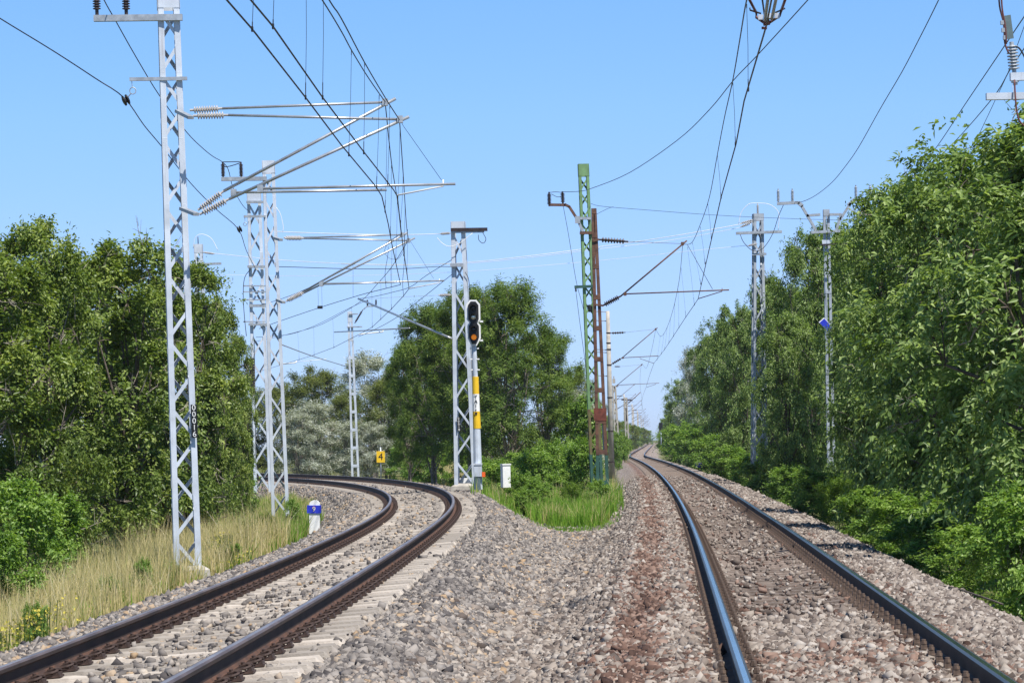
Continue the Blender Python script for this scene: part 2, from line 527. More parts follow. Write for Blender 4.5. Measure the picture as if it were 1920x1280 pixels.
def terrain(x, y):
    """height, ballast weight, lateral distances"""
    x, y = np.asarray(x, float).ravel(), np.asarray(y, float).ravel()
    dl, il = near_track(x, y, Lx, Ly, Lth)
    dr, ir = near_track(x, y, Rx, Ry, Rth)
    rl = np.hypot(x - Lx[il], y - Ly[il])
    rr = np.hypot(x - Rx[ir], y - Ry[ir])
    far = lambda r, d: np.where(r > np.abs(d) + 3, r, np.abs(d))
    al, ar = far(rl, dl), far(rr, dr)
    cant = np.interp(dl, [-1.5, 1.5], [-1, 1]) * Lc[il]
    topl = Lz[il] - 0.255 + cant + .03 * np.clip((np.abs(dl) - 1.25) / .2, 0, 1) - .045 * np.clip((.55 - np.abs(dl)) / .2, 0, 1) * 0
    topr = Rz[ir] - 0.212
    shl = np.where(dl > 0, 1.75, 1.75)
    pl = topl - np.clip(al - shl, 0, None) / 1.55
    pr = topr - np.clip(ar - 1.75, 0, None) / 1.55
    # near the camera the cess of the right track lies fuller
    nat = -0.80 + 0.08 * vnoise(x, y, 0.35, 1)
    nat = nat - 0.45 * np.clip((-dl - 3.2) / 4.0, 0, 1) * (y < 140)
    nat = nat + 0.10 * np.clip((dr - 2.8) / 3.0, 0, 1)
    inb = (dl > 0) & (dr < 0)
    step_ = np.clip((y - 70.5) / 6.0, 0, 1)
    nat = np.where(inb, (-.50 - .26 * np.clip((y - 42) / 28.0, 0, 1) + .03 * vnoise(x, y, .9, 4)) * (1 - step_) + (nat - .04) * step_, nat)
    k = 6.0
    m = np.maximum(np.maximum(pl, pr), nat)
    z = m + np.log(np.exp(k * (pl - m)) + np.exp(k * (pr - m)) + np.exp(k * (nat - m))) / k
    z = np.minimum(z, np.where((al < 1.6), topl, np.where(ar < 1.6, topr, 9.0)))
    btw = inb & (y < 73.0 + 2.5 * vnoise(x, y, .8, 2))
    w = np.clip((np.maximum(pl, pr) - nat + 0.12 + 0.10 * vnoise(x, y, 1.9, 3)) / 0.12, 0, 1)
    w = np.where(btw, 1.0, w)
    return z, w, dl, dr, il, ir


# ------------------------------------------------------------------ ground sheet
def graded(lo, a, b, hi, fine, grow):
    mid = np.arange(a, b + 1e-6, fine)
    up, st = [], fine
    v = b
    while v < hi:
        st *= grow
        v += st
        up.append(v)
    dn, st, v = [], fine, a
    while v > lo:
        st *= grow
        v -= st
        dn.append(v)
    return np.array(dn[::-1] + list(mid) + up)


gx = graded(-1500, -9, 11, 1500, 0.16, 1.06)
gy = graded(2, 8, 60, 2800, 0.22, 1.025)
gy = gy[gy > -20]
GX, GY = np.meshgrid(gx, gy)
gz, gw, gdl, gdr, _, _ = terrain(GX, GY)
gv = np.stack([GX.ravel(), GY.ravel(), gz - 0.02], 1)
nx, ny = len(gx), len(gy)
ii = (np.arange(ny - 1)[:, None] * nx + np.arange(nx - 1)[None]).ravel()
gf = np.stack([ii, ii + 1, ii + nx + 1, ii + nx], 1).ravel()
ground_m = bpy.data.materials.new('ground_soil')
ground_m.use_nodes = True
nt = ground_m.node_tree
pb = nt.nodes['Principled BSDF']
pb.inputs['Roughness'].default_value = 0.95
pb.inputs['Specular IOR Level'].default_value = 0.15
tc = nt.nodes.new('ShaderNodeTexCoord')


def tex(kind, scale, **kw):
    n = nt.nodes.new(kind)
    n.inputs['Scale'].default_value = scale
    for k, v in kw.items():
        n.inputs[k].default_value = v
    nt.links.new(tc.outputs['Object'], n.inputs['Vector'])
    return n


def ramp(inp, stops):
    r = nt.nodes.new('ShaderNodeValToRGB')
    while len(r.color_ramp.elements) < len(stops):
        r.color_ramp.elements.new(0.5)
    for e, (p, c) in zip(r.color_ramp.elements, stops):
        e.position = p
        e.color = (*c, 1)
    nt.links.new(inp, r.inputs['Fac'])
    return r


def mixc(fac, a, b):
    m = nt.nodes.new('ShaderNodeMix')
    m.data_type = 'RGBA'
    nt.links.new(fac, m.inputs['Factor'])
    nt.links.new(a, m.inputs[6])
    nt.links.new(b, m.inputs[7])
    return m.outputs[2]


def gattr(name):
    a = nt.nodes.new('ShaderNodeAttribute')
    a.attribute_name = name
    return a.outputs['Fac']


vor = tex('ShaderNodeTexVoronoi', 17.0)
sepc = nt.nodes.new('ShaderNodeSeparateColor')
nt.links.new(vor.outputs['Color'], sepc.inputs[0])
c_grey = ramp(sepc.outputs[0], [(0.0, (0.10, 0.092, 0.092)), (0.5, (0.23, 0.215, 0.205)), (0.85, (0.34, 0.31, 0.29)), (1.0, (0.40, 0.29, 0.19))])
c_pink = ramp(sepc.outputs[0], [(0.0, (0.12, 0.085, 0.07)), (0.5, (0.30, 0.245, 0.21)), (1.0, (0.46, 0.40, 0.35))])
c_brown = ramp(sepc.outputs[0], [(0.0, (0.055, 0.03, 0.025)), (0.5, (0.16, 0.09, 0.068)), (1.0, (0.28, 0.185, 0.15))])
soil_n = tex('ShaderNodeTexNoise', 0.5, Detail=6.0)
c_soil = ramp(soil_n.outputs['Fac'], [(0.3, (0.075, 0.095, 0.030)), (0.55, (0.14, 0.15, 0.05)), (0.75, (0.30, 0.26, 0.11))])
cc = mixc(gattr('pink'), c_grey.outputs[0], c_pink.outputs[0])
cc = mixc(gattr('brown'), cc, c_brown.outputs[0])
cc = mixc(gattr('ballast'), c_soil.outputs[0], cc)
nt.links.new(cc, pb.inputs['Base Color'])
bpn = nt.nodes.new('ShaderNodeBump')
bpn.inputs['Strength'].default_value = 0.9
bpn.inputs['Distance'].default_value = 0.05
nt.links.new(vor.outputs['Distance'], bpn.inputs['Height'])
nt.links.new(bpn.outputs['Normal'], pb.inputs['Normal'])


def zones(x, y, dl, dr):
    """0..1 how far the stones belong to the dusty right track, and how rust-brown they are"""
    pink = np.clip((dr + 3.3 + 0.35 * vnoise(x, y, 1.1, 5)) / 1.2, 0, 1)
    strip = np.exp(-((dr + 1.46 + 0.10 * vnoise(x, y, 0.6, 8)) / 0.24) ** 2) * (.95 + 0.35 * vnoise(x, y, 0.45, 2))
    inner = np.exp(-((np.abs(dr) - 0.78) / 0.20) ** 2) * 0.45
    mid = np.clip(0.14 + 0.4 * vnoise(x, y, 0.5, 4), 0, 0.6) * (np.abs(dr) < 1.2)
    brown = np.clip(np.maximum(np.maximum(strip, inner), mid), 0, 1) * (np.abs(dr) < 3.2)
    return pink, brown


gp, gb = zones(GX.ravel(), GY.ravel(), gdl, gdr)
ground = np_mesh('ground', gv, gf, 4, ground_m, smooth=True)
for nm, vals in (('ballast', gw), ('pink', gp), ('brown', gb)):
    a = ground.data.attributes.new(nm, 'FLOAT', 'POINT')
    a.data.foreach_set('value', vals.astype(np.float32))
tag(ground, kind='structure')


# ------------------------------------------------------------------ railway tracks
RAIL_PROF = [(-.075, 0), (.075, 0), (.075, .011), (.022, .026), (.0085, .045), (.0085, .118), (.026, .132), (.0365, .138), (.0365, .162), (.030, .1695), (.017, .1725), (-.017, .1725), (-.030, .1695), (-.0365, .162), (-.0365, .138), (-.026, .132), (-.0085, .118), (-.0085, .045), (-.022, .026), (-.075, .011)]


def rail_mesh(s, x, y, th, z, off, step, shine, parent, label, edge='rail_shoulder', side='rail_side'):
    ids = [0]
    while ids[-1] < len(s) - step(s[ids[-1]]) - 1:
        ids.append(ids[-1] + step(s[ids[-1]]))
    n = len(RAIL_PROF)
    vs, fs, mi = [], [], []
    for i in ids:
        r = Vector((math.cos(th[i]), -math.sin(th[i]), 0))
        c = Vector((x[i], y[i], 0)) + r * off
        for a, b in RAIL_PROF:
            vs.append(c + r * a + Vector((0, 0, z[i] - 0.1725 + b)))
    for k in range(len(ids) - 1):
        for j in range(n):
            j2 = (j + 1) % n
            fs.append((k * n + j, k * n + j2, (k + 1) * n + j2, (k + 1) * n + j))
            if j == 10:
                mi.append(1)
            elif j in (8, 9, 11, 12):
                mi.append(3)
            elif j in (2, 3, 18, 0, 1, 19):
                mi.append(2)
            else:
                mi.append(0)
    mb = MB()
    mb.add(vs, fs)
    mb.mi = mi
    ob = mb.build('rail', [M[side], shine, M['rail_foot'], M[edge]], parent)
    if label:
        ob['label'] = label
    return ob


def sleeper_mesh(m):
    """monoblock concrete sleeper along local X, rail seats raised, middle lowered"""
    prof = [(-1.30, .075, .15), (-1.24, .0, .17), (-.95, .0, .17), (-.5, .0, .165), (-.36, .016, .12), (.36, .016, .12), (.5, .0, .165), (.95, .0, .17), (1.24, .0, .17), (1.30, .075, .15)]
    vs, fs = [], []
    for xx, dz, hw in prof:
        vs += [(xx, -hw - .02, -.22), (xx, hw + .02, -.22), (xx, hw - .025, -dz), (xx, -hw + .025, -dz)]
    for i in range(len(prof) - 1):
        for j in range(4):
            fs.append((i * 4 + j, i * 4 + (j + 1) % 4, i * 4 + 4 + (j + 1) % 4, i * 4 + 4 + j))
    fs += [(3, 2, 1, 0), tuple(len(prof) * 4 - 4 + k for k in range(4))]
    me = bpy.data.meshes.new('sleeper')
    me.from_pydata(vs, [], fs)
    me.materials.append(m)
    me.update()
    return me


def clip_loop_mesh():
    """sprung clip: base plate, two bent loops and a screw; local X points away from the rail"""
    b = MB()
    b.box((.055, 0, .008), .13, .16, .016)
    b.box((.095, 0, .022), .03, .15, .03)
    for sy in (-1, 1):
        pts = [(.0, sy * .018, .028), (.03, sy * .022, .045), (.075, sy * .03, .058), (.10, sy * .055, .05), (.075, sy * .082, .04), (.03, sy * .085, .034), (-.005, sy * .08, .026)]
        b.tube(smooth_pts(pts, 3), .0105, 6)
    b.tube([(.045, 0, .01), (.045, 0, .075)], .016, 6)
    b.tube([(.045, 0, .05), (.045, 0, .058)], .028, 8)
    return b


def clip_bolt_mesh():
    """older clamp: ribbed plate, two clamp blocks with bolts"""
    b = MB()
    b.box((.06, 0, .008), .16, .15, .018)
    b.box((.035, 0, .035), .06, .11, .04)
    b.box((.04, 0, .066), .045, .07, .026)
    b.tube([(.04, 0, .07), (.04, 0, .12)], .018, 6)
    b.tube([(.04, 0, .085), (.04, 0, .105)], .025, 6)
    b.box((.105, 0, .03), .045, .06, .035)
    b.tube([(.105, 0, .04), (.105, 0, .062)], .02, 6)
    return b


def build_track(s, x, y, th, z, cant, label, cat, smat, cmesh, shine, start, name_near, rail_labels, end):
    i0 = int(np.argmin(abs(s - start)))
    root = empty('railway_track', (x[i0], y[i0], 0), label, cat)
    rm = ('rail_edge_brown', 'rail_side_brown') if label == LAB_L else ('rail_shoulder', 'rail_side')
    st = lambda a: 2 if a < 60 else (4 if a < 160 else (20 if a < 420 else 60))
    rail_mesh(s, x, y, th, z - cant / 2, -.7535, st, shine, root, rail_labels[0], *rm)
    rail_mesh(s, x, y, th, z + cant / 2, .7535, st, shine, root, rail_labels[1], *rm)
    sm = sleeper_mesh(smat)
    cm = None
    pos = np.arange(start, end, 0.6)
    rest_v, rest_f, rest_m = [], [], []
    for n, p in enumerate(pos):
        i = int(round((p - s[0]) / 0.2))
        if i >= len(s) - 1:
            break
        jit = random.uniform(-.012, .012)
        c = Vector((x[i], y[i], z[i] - .180))
        rot = Matrix.Rotation(-th[i] + jit * .5, 4, 'Z') @ Matrix.Rotation(-math.atan2(cant[i], 1.507), 4, 'Y')
        if n < 100:
            o = bpy.data.objects.new('sleeper', sm)
            col.objects.link(o)
            o.parent = root
            o.location = c - root.location
            o.rotation_euler = rot.to_euler()
            for rr in (-.7535, .7535):
                for sg in (-1, 1):
                    if cm is None:
                        t = cmesh().build('rail_clip', smat_clip[label])
                        cm = t.data
                        bpy.data.objects.remove(t)
                    q = bpy.data.objects.new('rail_clip', cm)
                    col.objects.link(q)
                    q.parent = o
                    q.location = (rr + sg * .070, 0, .006)
                    q.rotation_euler = (0, 0, 0 if sg > 0 else math.pi)
        elif n < 420:
            o = len(rest_v)
            mat4 = Matrix.Translation(c) @ rot
            rest_v += [mat4 @ v.co for v in sm.vertices]
            rest_f += [tuple(k + o for k in pl.vertices) for pl in sm.polygons]
            rest_m += [0] * len(sm.polygons)
            cb = MB()
            for rr in (-.7535, .7535):
                for sg in (-1, 1):
                    cb.box((rr + sg * .125, 0, .03), .11, .13, .07)
            o = len(rest_v)
            rest_v += [mat4 @ Vector(v) for v in cb.v]
            rest_f += [tuple(k + o for k in f) for f in cb.f]
            rest_m += [1] * len(cb.f)
    if rest_v:
        rb = MB()
        rb.add(rest_v, rest_f)
        rb.mi = rest_m
        tag(rb.build('sleeper', [smat, smat_clip[label]], root), kind='stuff', label='sleepers farther along the line')
    return root


for k_ in ('sleeper', 'sleeper_old'):          # every sleeper weathered a little differently
    t_ = M[k_].node_tree
    pb_ = t_.nodes['Principled BSDF']
    src_ = pb_.inputs['Base Color'].links[0].from_socket
    oi_ = t_.nodes.new('ShaderNodeObjectInfo')
    mr_ = t_.nodes.new('ShaderNodeMapRange')
    mr_.inputs['To Min'].default_value = .62
    mr_.inputs['To Max'].default_value = 1.12
    hv_ = t_.nodes.new('ShaderNodeHueSaturation')
    t_.links.new(oi_.outputs['Random'], mr_.inputs['Value'])
    t_.links.new(mr_.outputs[0], hv_.inputs['Value'])
    t_.links.new(src_, hv_.inputs['Color'])
    t_.links.new(hv_.outputs[0], pb_.inputs['Base Color'])
smat_clip = {}
LAB_L = 'electrified track curving away to the left on pale concrete sleepers'
LAB_R = 'older track with shiny blue-grey rails running straight to the horizon'
smat_clip[LAB_L], smat_clip[LAB_R] = M['clip'], M['clip_old']
trackL = build_track(Ls, Lx, Ly, Lth, Lz, Lc, LAB_L, 'railway track', M['sleeper'], clip_loop_mesh, M['rail_top_worn'], 14.0, 'near', ('inner rail of the curve', 'outer rail of the curve'), 200)
trackR = build_track(Rs, Rx, Ry, Rth, Rz, np.zeros(len(Rs)), LAB_R, 'railway track', M['sleeper_old'], clip_bolt_mesh, M['rail_top'], 12.4, 'near', ('shiny left-hand rail', 'shiny right-hand rail'), 300)


# ------------------------------------------------------------------ ballast stones
def stones():
    N0 = 1250000
    # density falls with distance; sample Y from a falling law, X across the view
    Y = 12.2 + (rng.random(N0) ** 1.35) * 118
    X = (rng.random(N0) - 0.5) * (0.36 * Y + 1.0)
    z, w, dl, dr, il, ir = terrain(X, Y)
    keep = w > 0.45 + 0.4 * rng.random(N0)
    # free of the rails
    for d in (dl, dr):
        keep &= np.abs(np.abs(d) - .7535) > .085 + .02 * rng.random(N0)
    rnd = rng.random(N0)
    sl = Ls[il]
    ph = np.abs(((sl - 14.0) / 0.6 + 0.5) % 1.0 - 0.5) * 0.6
    on = (ph < .125) & (np.abs(dl) < 1.27)
    cov = np.where(np.abs(dl) < .42, .12, .035)
    keep &= ~(on & (rnd > cov))
    keep &= ~((np.abs(dl) < 1.27) & (np.abs(dl) > .95) & (rnd > .30))
    keep &= ~((np.abs(dl) < .62) & ~on & (rnd > .72))
    sr_ = Rs[ir]
    ph2 = np.abs(((sr_ - 12.4) / 0.6 + 0.5) % 1.0 - 0.5) * 0.6
    on2 = (ph2 < .125) & (np.abs(dr) < 1.27)
    nearcov = np.clip((27.8 + 1.8 * vnoise(X, Y, 2.0, 7) - Y) / 3.0, 0, 1)
    cov2 = np.where(np.abs(dr) < .72, np.maximum(nearcov, .10), 1.0)
    keep &= ~(on2 & (rnd > cov2))
    keep &= ~((np.abs(dr) < .7) & ~on2 & (nearcov < .5) & (rnd > .45))
    clipzone = (np.abs(np.abs(dr) - .7535) < .17)
    keep &= ~(clipzone & (rnd > .30))
    clipzone = (np.abs(np.abs(dl) - .7535) < .19)
    keep &= ~(clipzone & (rnd > .10))
    X, Y, z, dl, dr, on, on2, nearcov = (a[keep] for a in (X, Y, z, dl, dr, on, on2, nearcov))
    n = len(X)
    R = np.clip(np.exp(rng.normal(-3.92, 0.40, n)), .009, .050)
    R *= np.where(Y > 55, 1.25, 1.0)
    lift = np.where(on & (np.abs(dl) < 1.3), .06, 0) + np.where(np.abs(dr) < .72, .055 * nearcov + (np.where(on2, .038, -.050)) * (1 - nearcov), 0) + np.where(np.abs(dr) > .84, .055 * np.clip((1.75 - np.abs(dr)) / .45, 0, 1), 0) - np.where((np.abs(dl) < .62) & ~on, .016, 0)
    z = z + rng.normal(0, .009, n) + lift
    base = np.array([[-1, -1, -1], [1, -1, -1], [1, 1, -1], [-1, 1, -1], [-1, -1, 1], [1, -1, 1], [1, 1, 1], [-1, 1, 1]], float) * .72
    V = base[None] + rng.normal(0, .19, (n, 8, 3))
    V *= np.stack([rng.uniform(.9, 1.5, n), rng.uniform(.75, 1.2, n), rng.uniform(.45, .85, n)], 1)[:, None, :]
    q = rng.normal(0, 1, (n, 4))
    q[:, 1:3] *= .45
    q /= np.linalg.norm(q, axis=1)[:, None]
    w_, a, b, c = q.T
    Rm = np.stack([np.stack([1 - 2 * (b * b + c * c), 2 * (a * b - c * w_), 2 * (a * c + b * w_)], 1),
                   np.stack([2 * (a * b + c * w_), 1 - 2 * (a * a + c * c), 2 * (b * c - a * w_)], 1),
                   np.stack([2 * (a * c - b * w_), 2 * (b * c + a * w_), 1 - 2 * (a * a + b * b)], 1)], 1)
    V = np.einsum('nij,nkj->nki', Rm, V) * R[:, None, None]
    V += np.stack([X, Y, z], 1)[:, None, :]
    tri = np.array([[0, 2, 1], [0, 3, 2], [4, 5, 6], [4, 6, 7], [0, 1, 5], [0, 5, 4], [1, 2, 6], [1, 6, 5], [2, 3, 7], [2, 7, 6], [3, 0, 4], [3, 4, 7]])
    F = (tri[None] + (np.arange(n) * 8)[:, None, None]).ravel()
    tint = rng.random(n)
    pink, brown = zones(X, Y, dl, dr)
    kind = np.where(rng.random(n) < brown, 2, np.where(rng.random(n) < pink, 1, 0))
    # dark greasy stones beside the curve's outer rail
    grease = np.exp(-((dl - 1.75) / .35) ** 2) * np.clip(vnoise(X, Y, .55, 9) + .1, 0, 1)
    tint = np.where((kind == 0), tint * (1 - .55 * grease), tint)
    oil = np.exp(-((dr + 1.43) / .07) ** 2) * np.clip(vnoise(X, Y, .5, 13) + .5, 0, 1) * (Y < 34) * (Y > 21) * .8
    tint = np.where(kind == 2, tint * (1 - .85 * oil), tint * (1 - .6 * oil))
    ob = np_mesh('ballast_stones', V.reshape(-1, 3), F, 3, [M['stone_grey'], M['stone_pink'], M['stone_brown']], tint=np.repeat(tint, 8), mi=np.repeat(kind, 12))
    tag(ob, kind='stuff')
    print('stones', n)


stones()


# ------------------------------------------------------------------ masts, poles and what is fixed to them
def lerp(a, b, t):
    return a + (b - a) * t


def lattice_mast(name, label, cat, top, base, wt, wb, yaw, sections, pitch=.62, leg=.10, cap=.32, cap_mat=None, group=None, foundation=None, depth=1.0, bar=.05):
    """four tapering corner angles laced on all faces; sections = [(t_end, material)] from the base up"""
    root = empty(name, base, label, cat, group)
    ax = Vector((math.cos(yaw), math.sin(yaw), 0))
    ay = Vector((-math.sin(yaw), math.cos(yaw), 0))
    H = (top - base).length

    def corner(t, sx, sy):
        w = lerp(wb, wt, t) / 2
        return base.lerp(top, t) + ax * (sx * w) + ay * (sy * w * depth)
    t_cap = 1 - cap / H
    for sx, sy in ((-1, -1), (1, -1), (1, 1), (-1, 1)):
        b = MB()
        t0 = 0.0
        for k, (t1, m) in enumerate(sections):
            t1c = min(t1, 1.0)
            a, c = corner(t0, sx, sy), corner(t1c, sx, sy)
            b.beam(a - ax * sx * leg / 2, c - ax * sx * leg / 2, leg, .012, ay, k)
            b.beam(a - ay * sy * (leg / 2 + .007), c - ay * sy * (leg / 2 + .007), .012, leg - .014, ay, k)
            t0 = t1c
        b.build('corner_post', [m for _, m in sections], root)
    n = max(4, int(H * t_cap / pitch))
    b = MB()
    faces = [((-1, -1), (1, -1), -ay), ((1, 1), (-1, 1), ay), ((1, -1), (1, 1), ax), ((-1, 1), (-1, -1), -ax)]
    for fi, (c0, c1, nn) in enumerate(faces):
        for i in range(n):
            ta, tb = t_cap * i / n, t_cap * (i + 1) / n
            k = 0
            while k < len(sections) - 1 and (ta + tb) / 2 > sections[k][0]:
                k += 1
            flip = (i + (fi % 2 if fi > 1 else 0) ) % 2
            p, q = (c0, c1) if flip else (c1, c0)
            A, B = corner(ta, *p), corner(tb, *q)
            d = (B - A).normalized()
            sd_ = d.cross(nn).normalized()
            inn = -nn * .022
            A2, B2 = A + inn + (B - A) * .04, B + inn - (B - A) * .04
            b.beam(A2, B2, bar, .009, nn, k)
            # the standing leg of the angle, on its upper side
            up_s = sd_ if sd_.z > 0 else -sd_
            off = up_s * (bar / 2 - .005) - nn * (bar / 2 + .006)
            b.beam(A2 + off, B2 + off, .009, bar, nn, k)
    b.build('lacing', [m for _, m in sections], root)
    if cap > 0:
        b = MB()
        for (c0, c1, nn) in faces:
            A, B = corner(t_cap, *c0) + nn * .008, corner(t_cap, *c1) + nn * .008
            C_, D = corner(1, *c1) + nn * .008, corner(1, *c0) + nn * .008
            b.prism([A, B, C_, D], nn * .006)
        b.build('head_plate', cap_mat or sections[-1][1], root)
    if foundation:
        fw, fh = foundation
        b = MB()
        c = Vector(base)
        lo = [c + ax * (x * fw) + ay * (y * fw) + Vector((0, 0, -.5)) for x, y in ((-.62, -.62), (.62, -.62), (.62, .62), (-.62, .62))]
        mi_ = [c + ax * (x * fw) + ay * (y * fw) + Vector((0, 0, fh * .35)) for x, y in ((-.55, -.55), (.55, -.55), (.55, .55), (-.55, .55))]
        hi = [c + ax * (x * fw) + ay * (y * fw) + Vector((0, 0, fh)) for x, y in ((-.36, -.36), (.36, -.36), (.36, .36), (-.36, .36))]
        b.add(lo + mi_ + hi, [(0, 1, 5, 4), (1, 2, 6, 5), (2, 3, 7, 6), (3, 0, 4, 7), (4, 5, 9, 8), (5, 6, 10, 9), (6, 7, 11, 10), (7, 4, 8, 11), (8, 9, 10, 11)])
        b.build('foundation', M['conc'], root)
    return root


def ladder_mast(name, label, cat, top, base, wt, wb, yaw, sections, step=.85, leg=.10, cap=.4, dep=.16, group=None):
    """two channel legs joined by batten plates"""
    root = empty(name, base, label, cat, group)
    ax = Vector((math.cos(yaw), math.sin(yaw), 0))
    ay = Vector((-math.sin(yaw), math.cos(yaw), 0))
    H = (top - base).length
    P = lambda t, s: base.lerp(top, t) + ax * (s * (lerp(wb, wt, t) / 2))
    for s in (-1, 1):
        b = MB()
        t0 = 0
        for k, (t1, m) in enumerate(sections):
            a, c = P(t0, s), P(t1, s)
            b.beam(a, c, .012, dep, ay, k)
            for f in (-1, 1):
                o = ay * (f * (dep / 2 - .006)) - ax * s * (leg / 2 + .007)
                b.beam(a + o, c + o, leg, .012, ay, k)
            t0 = t1
        b.build('leg', [m for _, m in sections], root)
    z = .55
    t_cap = 1 - cap / H
    while z / H < t_cap - .02:
        t = z / H
        k = 0
        while k < len(sections) - 1 and t > sections[k][0]:
            k += 1
        hh = .075
        for f in (-1, 1):
            o = ay * (f * (dep / 2 + .005))
            A, B = P(t, -1) + o, P(t, 1) + o
            b = MB()
            b.beam(A, B, .008, hh * 2, (0, 0, 1))
            b.build('batten', sections[k][1], root)
        z += step
    if cap > 0:
        b = MB()
        for f in (-1, 1):
            o = ay * (f * (dep / 2 + .004))
            b.prism([P(t_cap, -1) + o, P(t_cap, 1) + o, P(1, 1) + o, P(1, -1) + o], o.normalized() * .006)
        b.build('head_plate', sections[-1][1], root)
    return root


def insulator(parent, p, q, rs=.075, rc=.032, n=8, m='insul', name='insulator', end=.12):
    p, q = Vector(p), Vector(q)
    L = (q - p).length
    prof = [(0, rc * .8), (L * end, rc * .8)]
    a, bb = L * end, L * (1 - end)
    st = (bb - a) / n
    for i in range(n):
        t = a + st * i
        prof += [(t + st * .12, rc), (t + st * .35, rs), (t + st * .62, rs * .96), (t + st * .85, rc)]
    prof += [(bb, rc * .8), (L, rc * .8)]
    b = MB()
    b.lathe(p, q, prof, 10)
    return b.build(name, M[m], parent, smooth=False)


def tube(parent, name, pts, r, m, n=8):
    b = MB()
    b.tube(pts, r, n)
    return b.build(name, M[m], parent, smooth=True)


def bar(parent, name, p, q, w, h, m, up=(0, 0, 1)):
    b = MB()
    b.beam(p, q, w, h, up)
    return b.build(name, M[m], parent)


M['galv_grey'] = mat('darker_grey_paint', (0.38, 0.42, 0.47), 0.6, 0.1, 0.12, 3.0, bump=0.08, detail=9.0)  # darker grey than the galvanised paint
G = [(1.0, M['galv'])]
GQ = [(1.0, M['galv_grey'])]
MAST_GROUP = 'steel lattice masts carrying the overhead lines'

# ---- nearest mast, left of the curve
Y1 = 47.0
m16 = lattice_mast('lattice_mast', 'pale grey lattice mast with plate 00016 standing on its concrete foot in dry grass', 'overhead line mast', U(314.5, -22, Y1), U(352, 1071, Y1), .33, .43, math.radians(8), G, pitch=.52, leg=.088, cap=.34, group=MAST_GROUP, foundation=(.62, .10), bar=.055)
pl = MB()
a0, a1 = U(363.2, 758, Y1 - .262), U(365.2, 820, Y1 - .262)
axd = (a0 - a1).normalized()
pl.beam(a1, a0, .098, .008, (0, -1, 0))
plate = pl.build('number_plate', M['black'], m16)
for i, ch in enumerate('00016'):
    lettering(ch, .125, a0.lerp(a1, (i + .5) / 5) + Vector((0, -.009, 0)), (CR, 0, -SR), axd, M['white'], plate)
bar(m16, 'crossarm', U(176, 35, Y1 - .20), U(342, 33, Y1 - .20), .09, .10, 'galv_dull')
insulator(m16, U(182, 30, Y1 - .20), U(179, -62, Y1 - .20), .066, .036, 15, 'dark')
insulator(m16, U(237, 30, Y1 - .20), U(234, -62, Y1 - .20), .066, .036, 15, 'dark')
bar(m16, 'pulley_arm', U(243, 149, Y1 - .19), U(351, 147.5, Y1 - .19), .05, .055, 'galv_dull')
b = MB()
b.tube([U(247, 150, Y1 - .19), U(248, 164, Y1 - .19)], .006, 5)
ring = [U(249, 170.5, Y1 - .19) + Vector((math.cos(t) * .05, 0, math.sin(t) * .055)) for t in np.linspace(0, 2 * math.pi, 13)]
b.tube(ring, .008, 5)
b.tube([U(246, 175, Y1 - .19), U(240, 182, Y1 - .19)], .009, 5)
b.build('pulley_hook', M['galv_dull'], m16)
b = MB()
c = U(236, 188, Y1 - .19)
axp = Vector((.86, .28, .42)).normalized()
b.lathe(c - axp * .05, c + axp * .05, [(0, .05), (.012, .085), (.03, .085), (.04, .045), (.06, .045), (.07, .085), (.088, .085), (.1, .05)], 12)
b.build('pulley', M['black'], m16)


def cantilever(parent, up0, up_ins, head, tip, lo0, lo_ins, reg0, reg1, r, im, Ya, ni=8, tm='tube', rs=.058, steady=None, wire_top=False, reg_drop=True):
    """pixel coordinates of the photograph, everything Ya metres ahead"""
    P = lambda a: U(a[0], a[1], a[2] if len(a) > 2 else Ya)
    insulator(parent, P(up0), P(up_ins), rs, rs * .42, ni, im)
    tube(parent, 'top_tube', [P(up_ins), P(head)], r * (.25 if wire_top else .85), tm)
    insulator(parent, P(lo0), P(lo_ins), rs, rs * .42, ni, im)
    tube(parent, 'bracket_tube', [P(lo_ins), P(tip)], r, tm)
    t = tube(parent, 'registration_tube', [P(reg0), P(reg1)], r * .85, tm)
    # clamps where the tubes meet
    for a in (head, reg0):
        b = MB()
        b.box(P(a), .09, .09, .11)
        b.build('clamp', M['galv_dull'] if tm == 'tube' else M['rust'], parent)
    if steady:
        s0, s1 = P(steady[0]), P(steady[1])
        tube(parent, 'steady_arm', [s0 + Vector((0, 0, .1)), s0, s1], r * .55, 'white' if tm == 'tube' else tm)


bar(m16, 'bracket', U(333, 208.5, Y1 - .28), U(358, 221, Y1 - .7), .10, .05, 'galv_dull')
bar(m16, 'bracket', U(341, 391, Y1 - .28), U(368, 402, Y1 - .7), .10, .05, 'galv_dull')
cantilever(m16, (356, 207), (417, 203.5), (722, 192), (742, 185), (371, 394), (420, 358), (438, 361), (725, 356), .026, 'insul', Y1 + .35, 10)
cantilever(m16, (362, 217.5), (428, 216), (750, 224), (767, 219), (374, 402), (430, 373), (488, 354), (854, 345), .026, 'insul', Y1 - .62, 10, steady=((831, 349), (745, 366)))

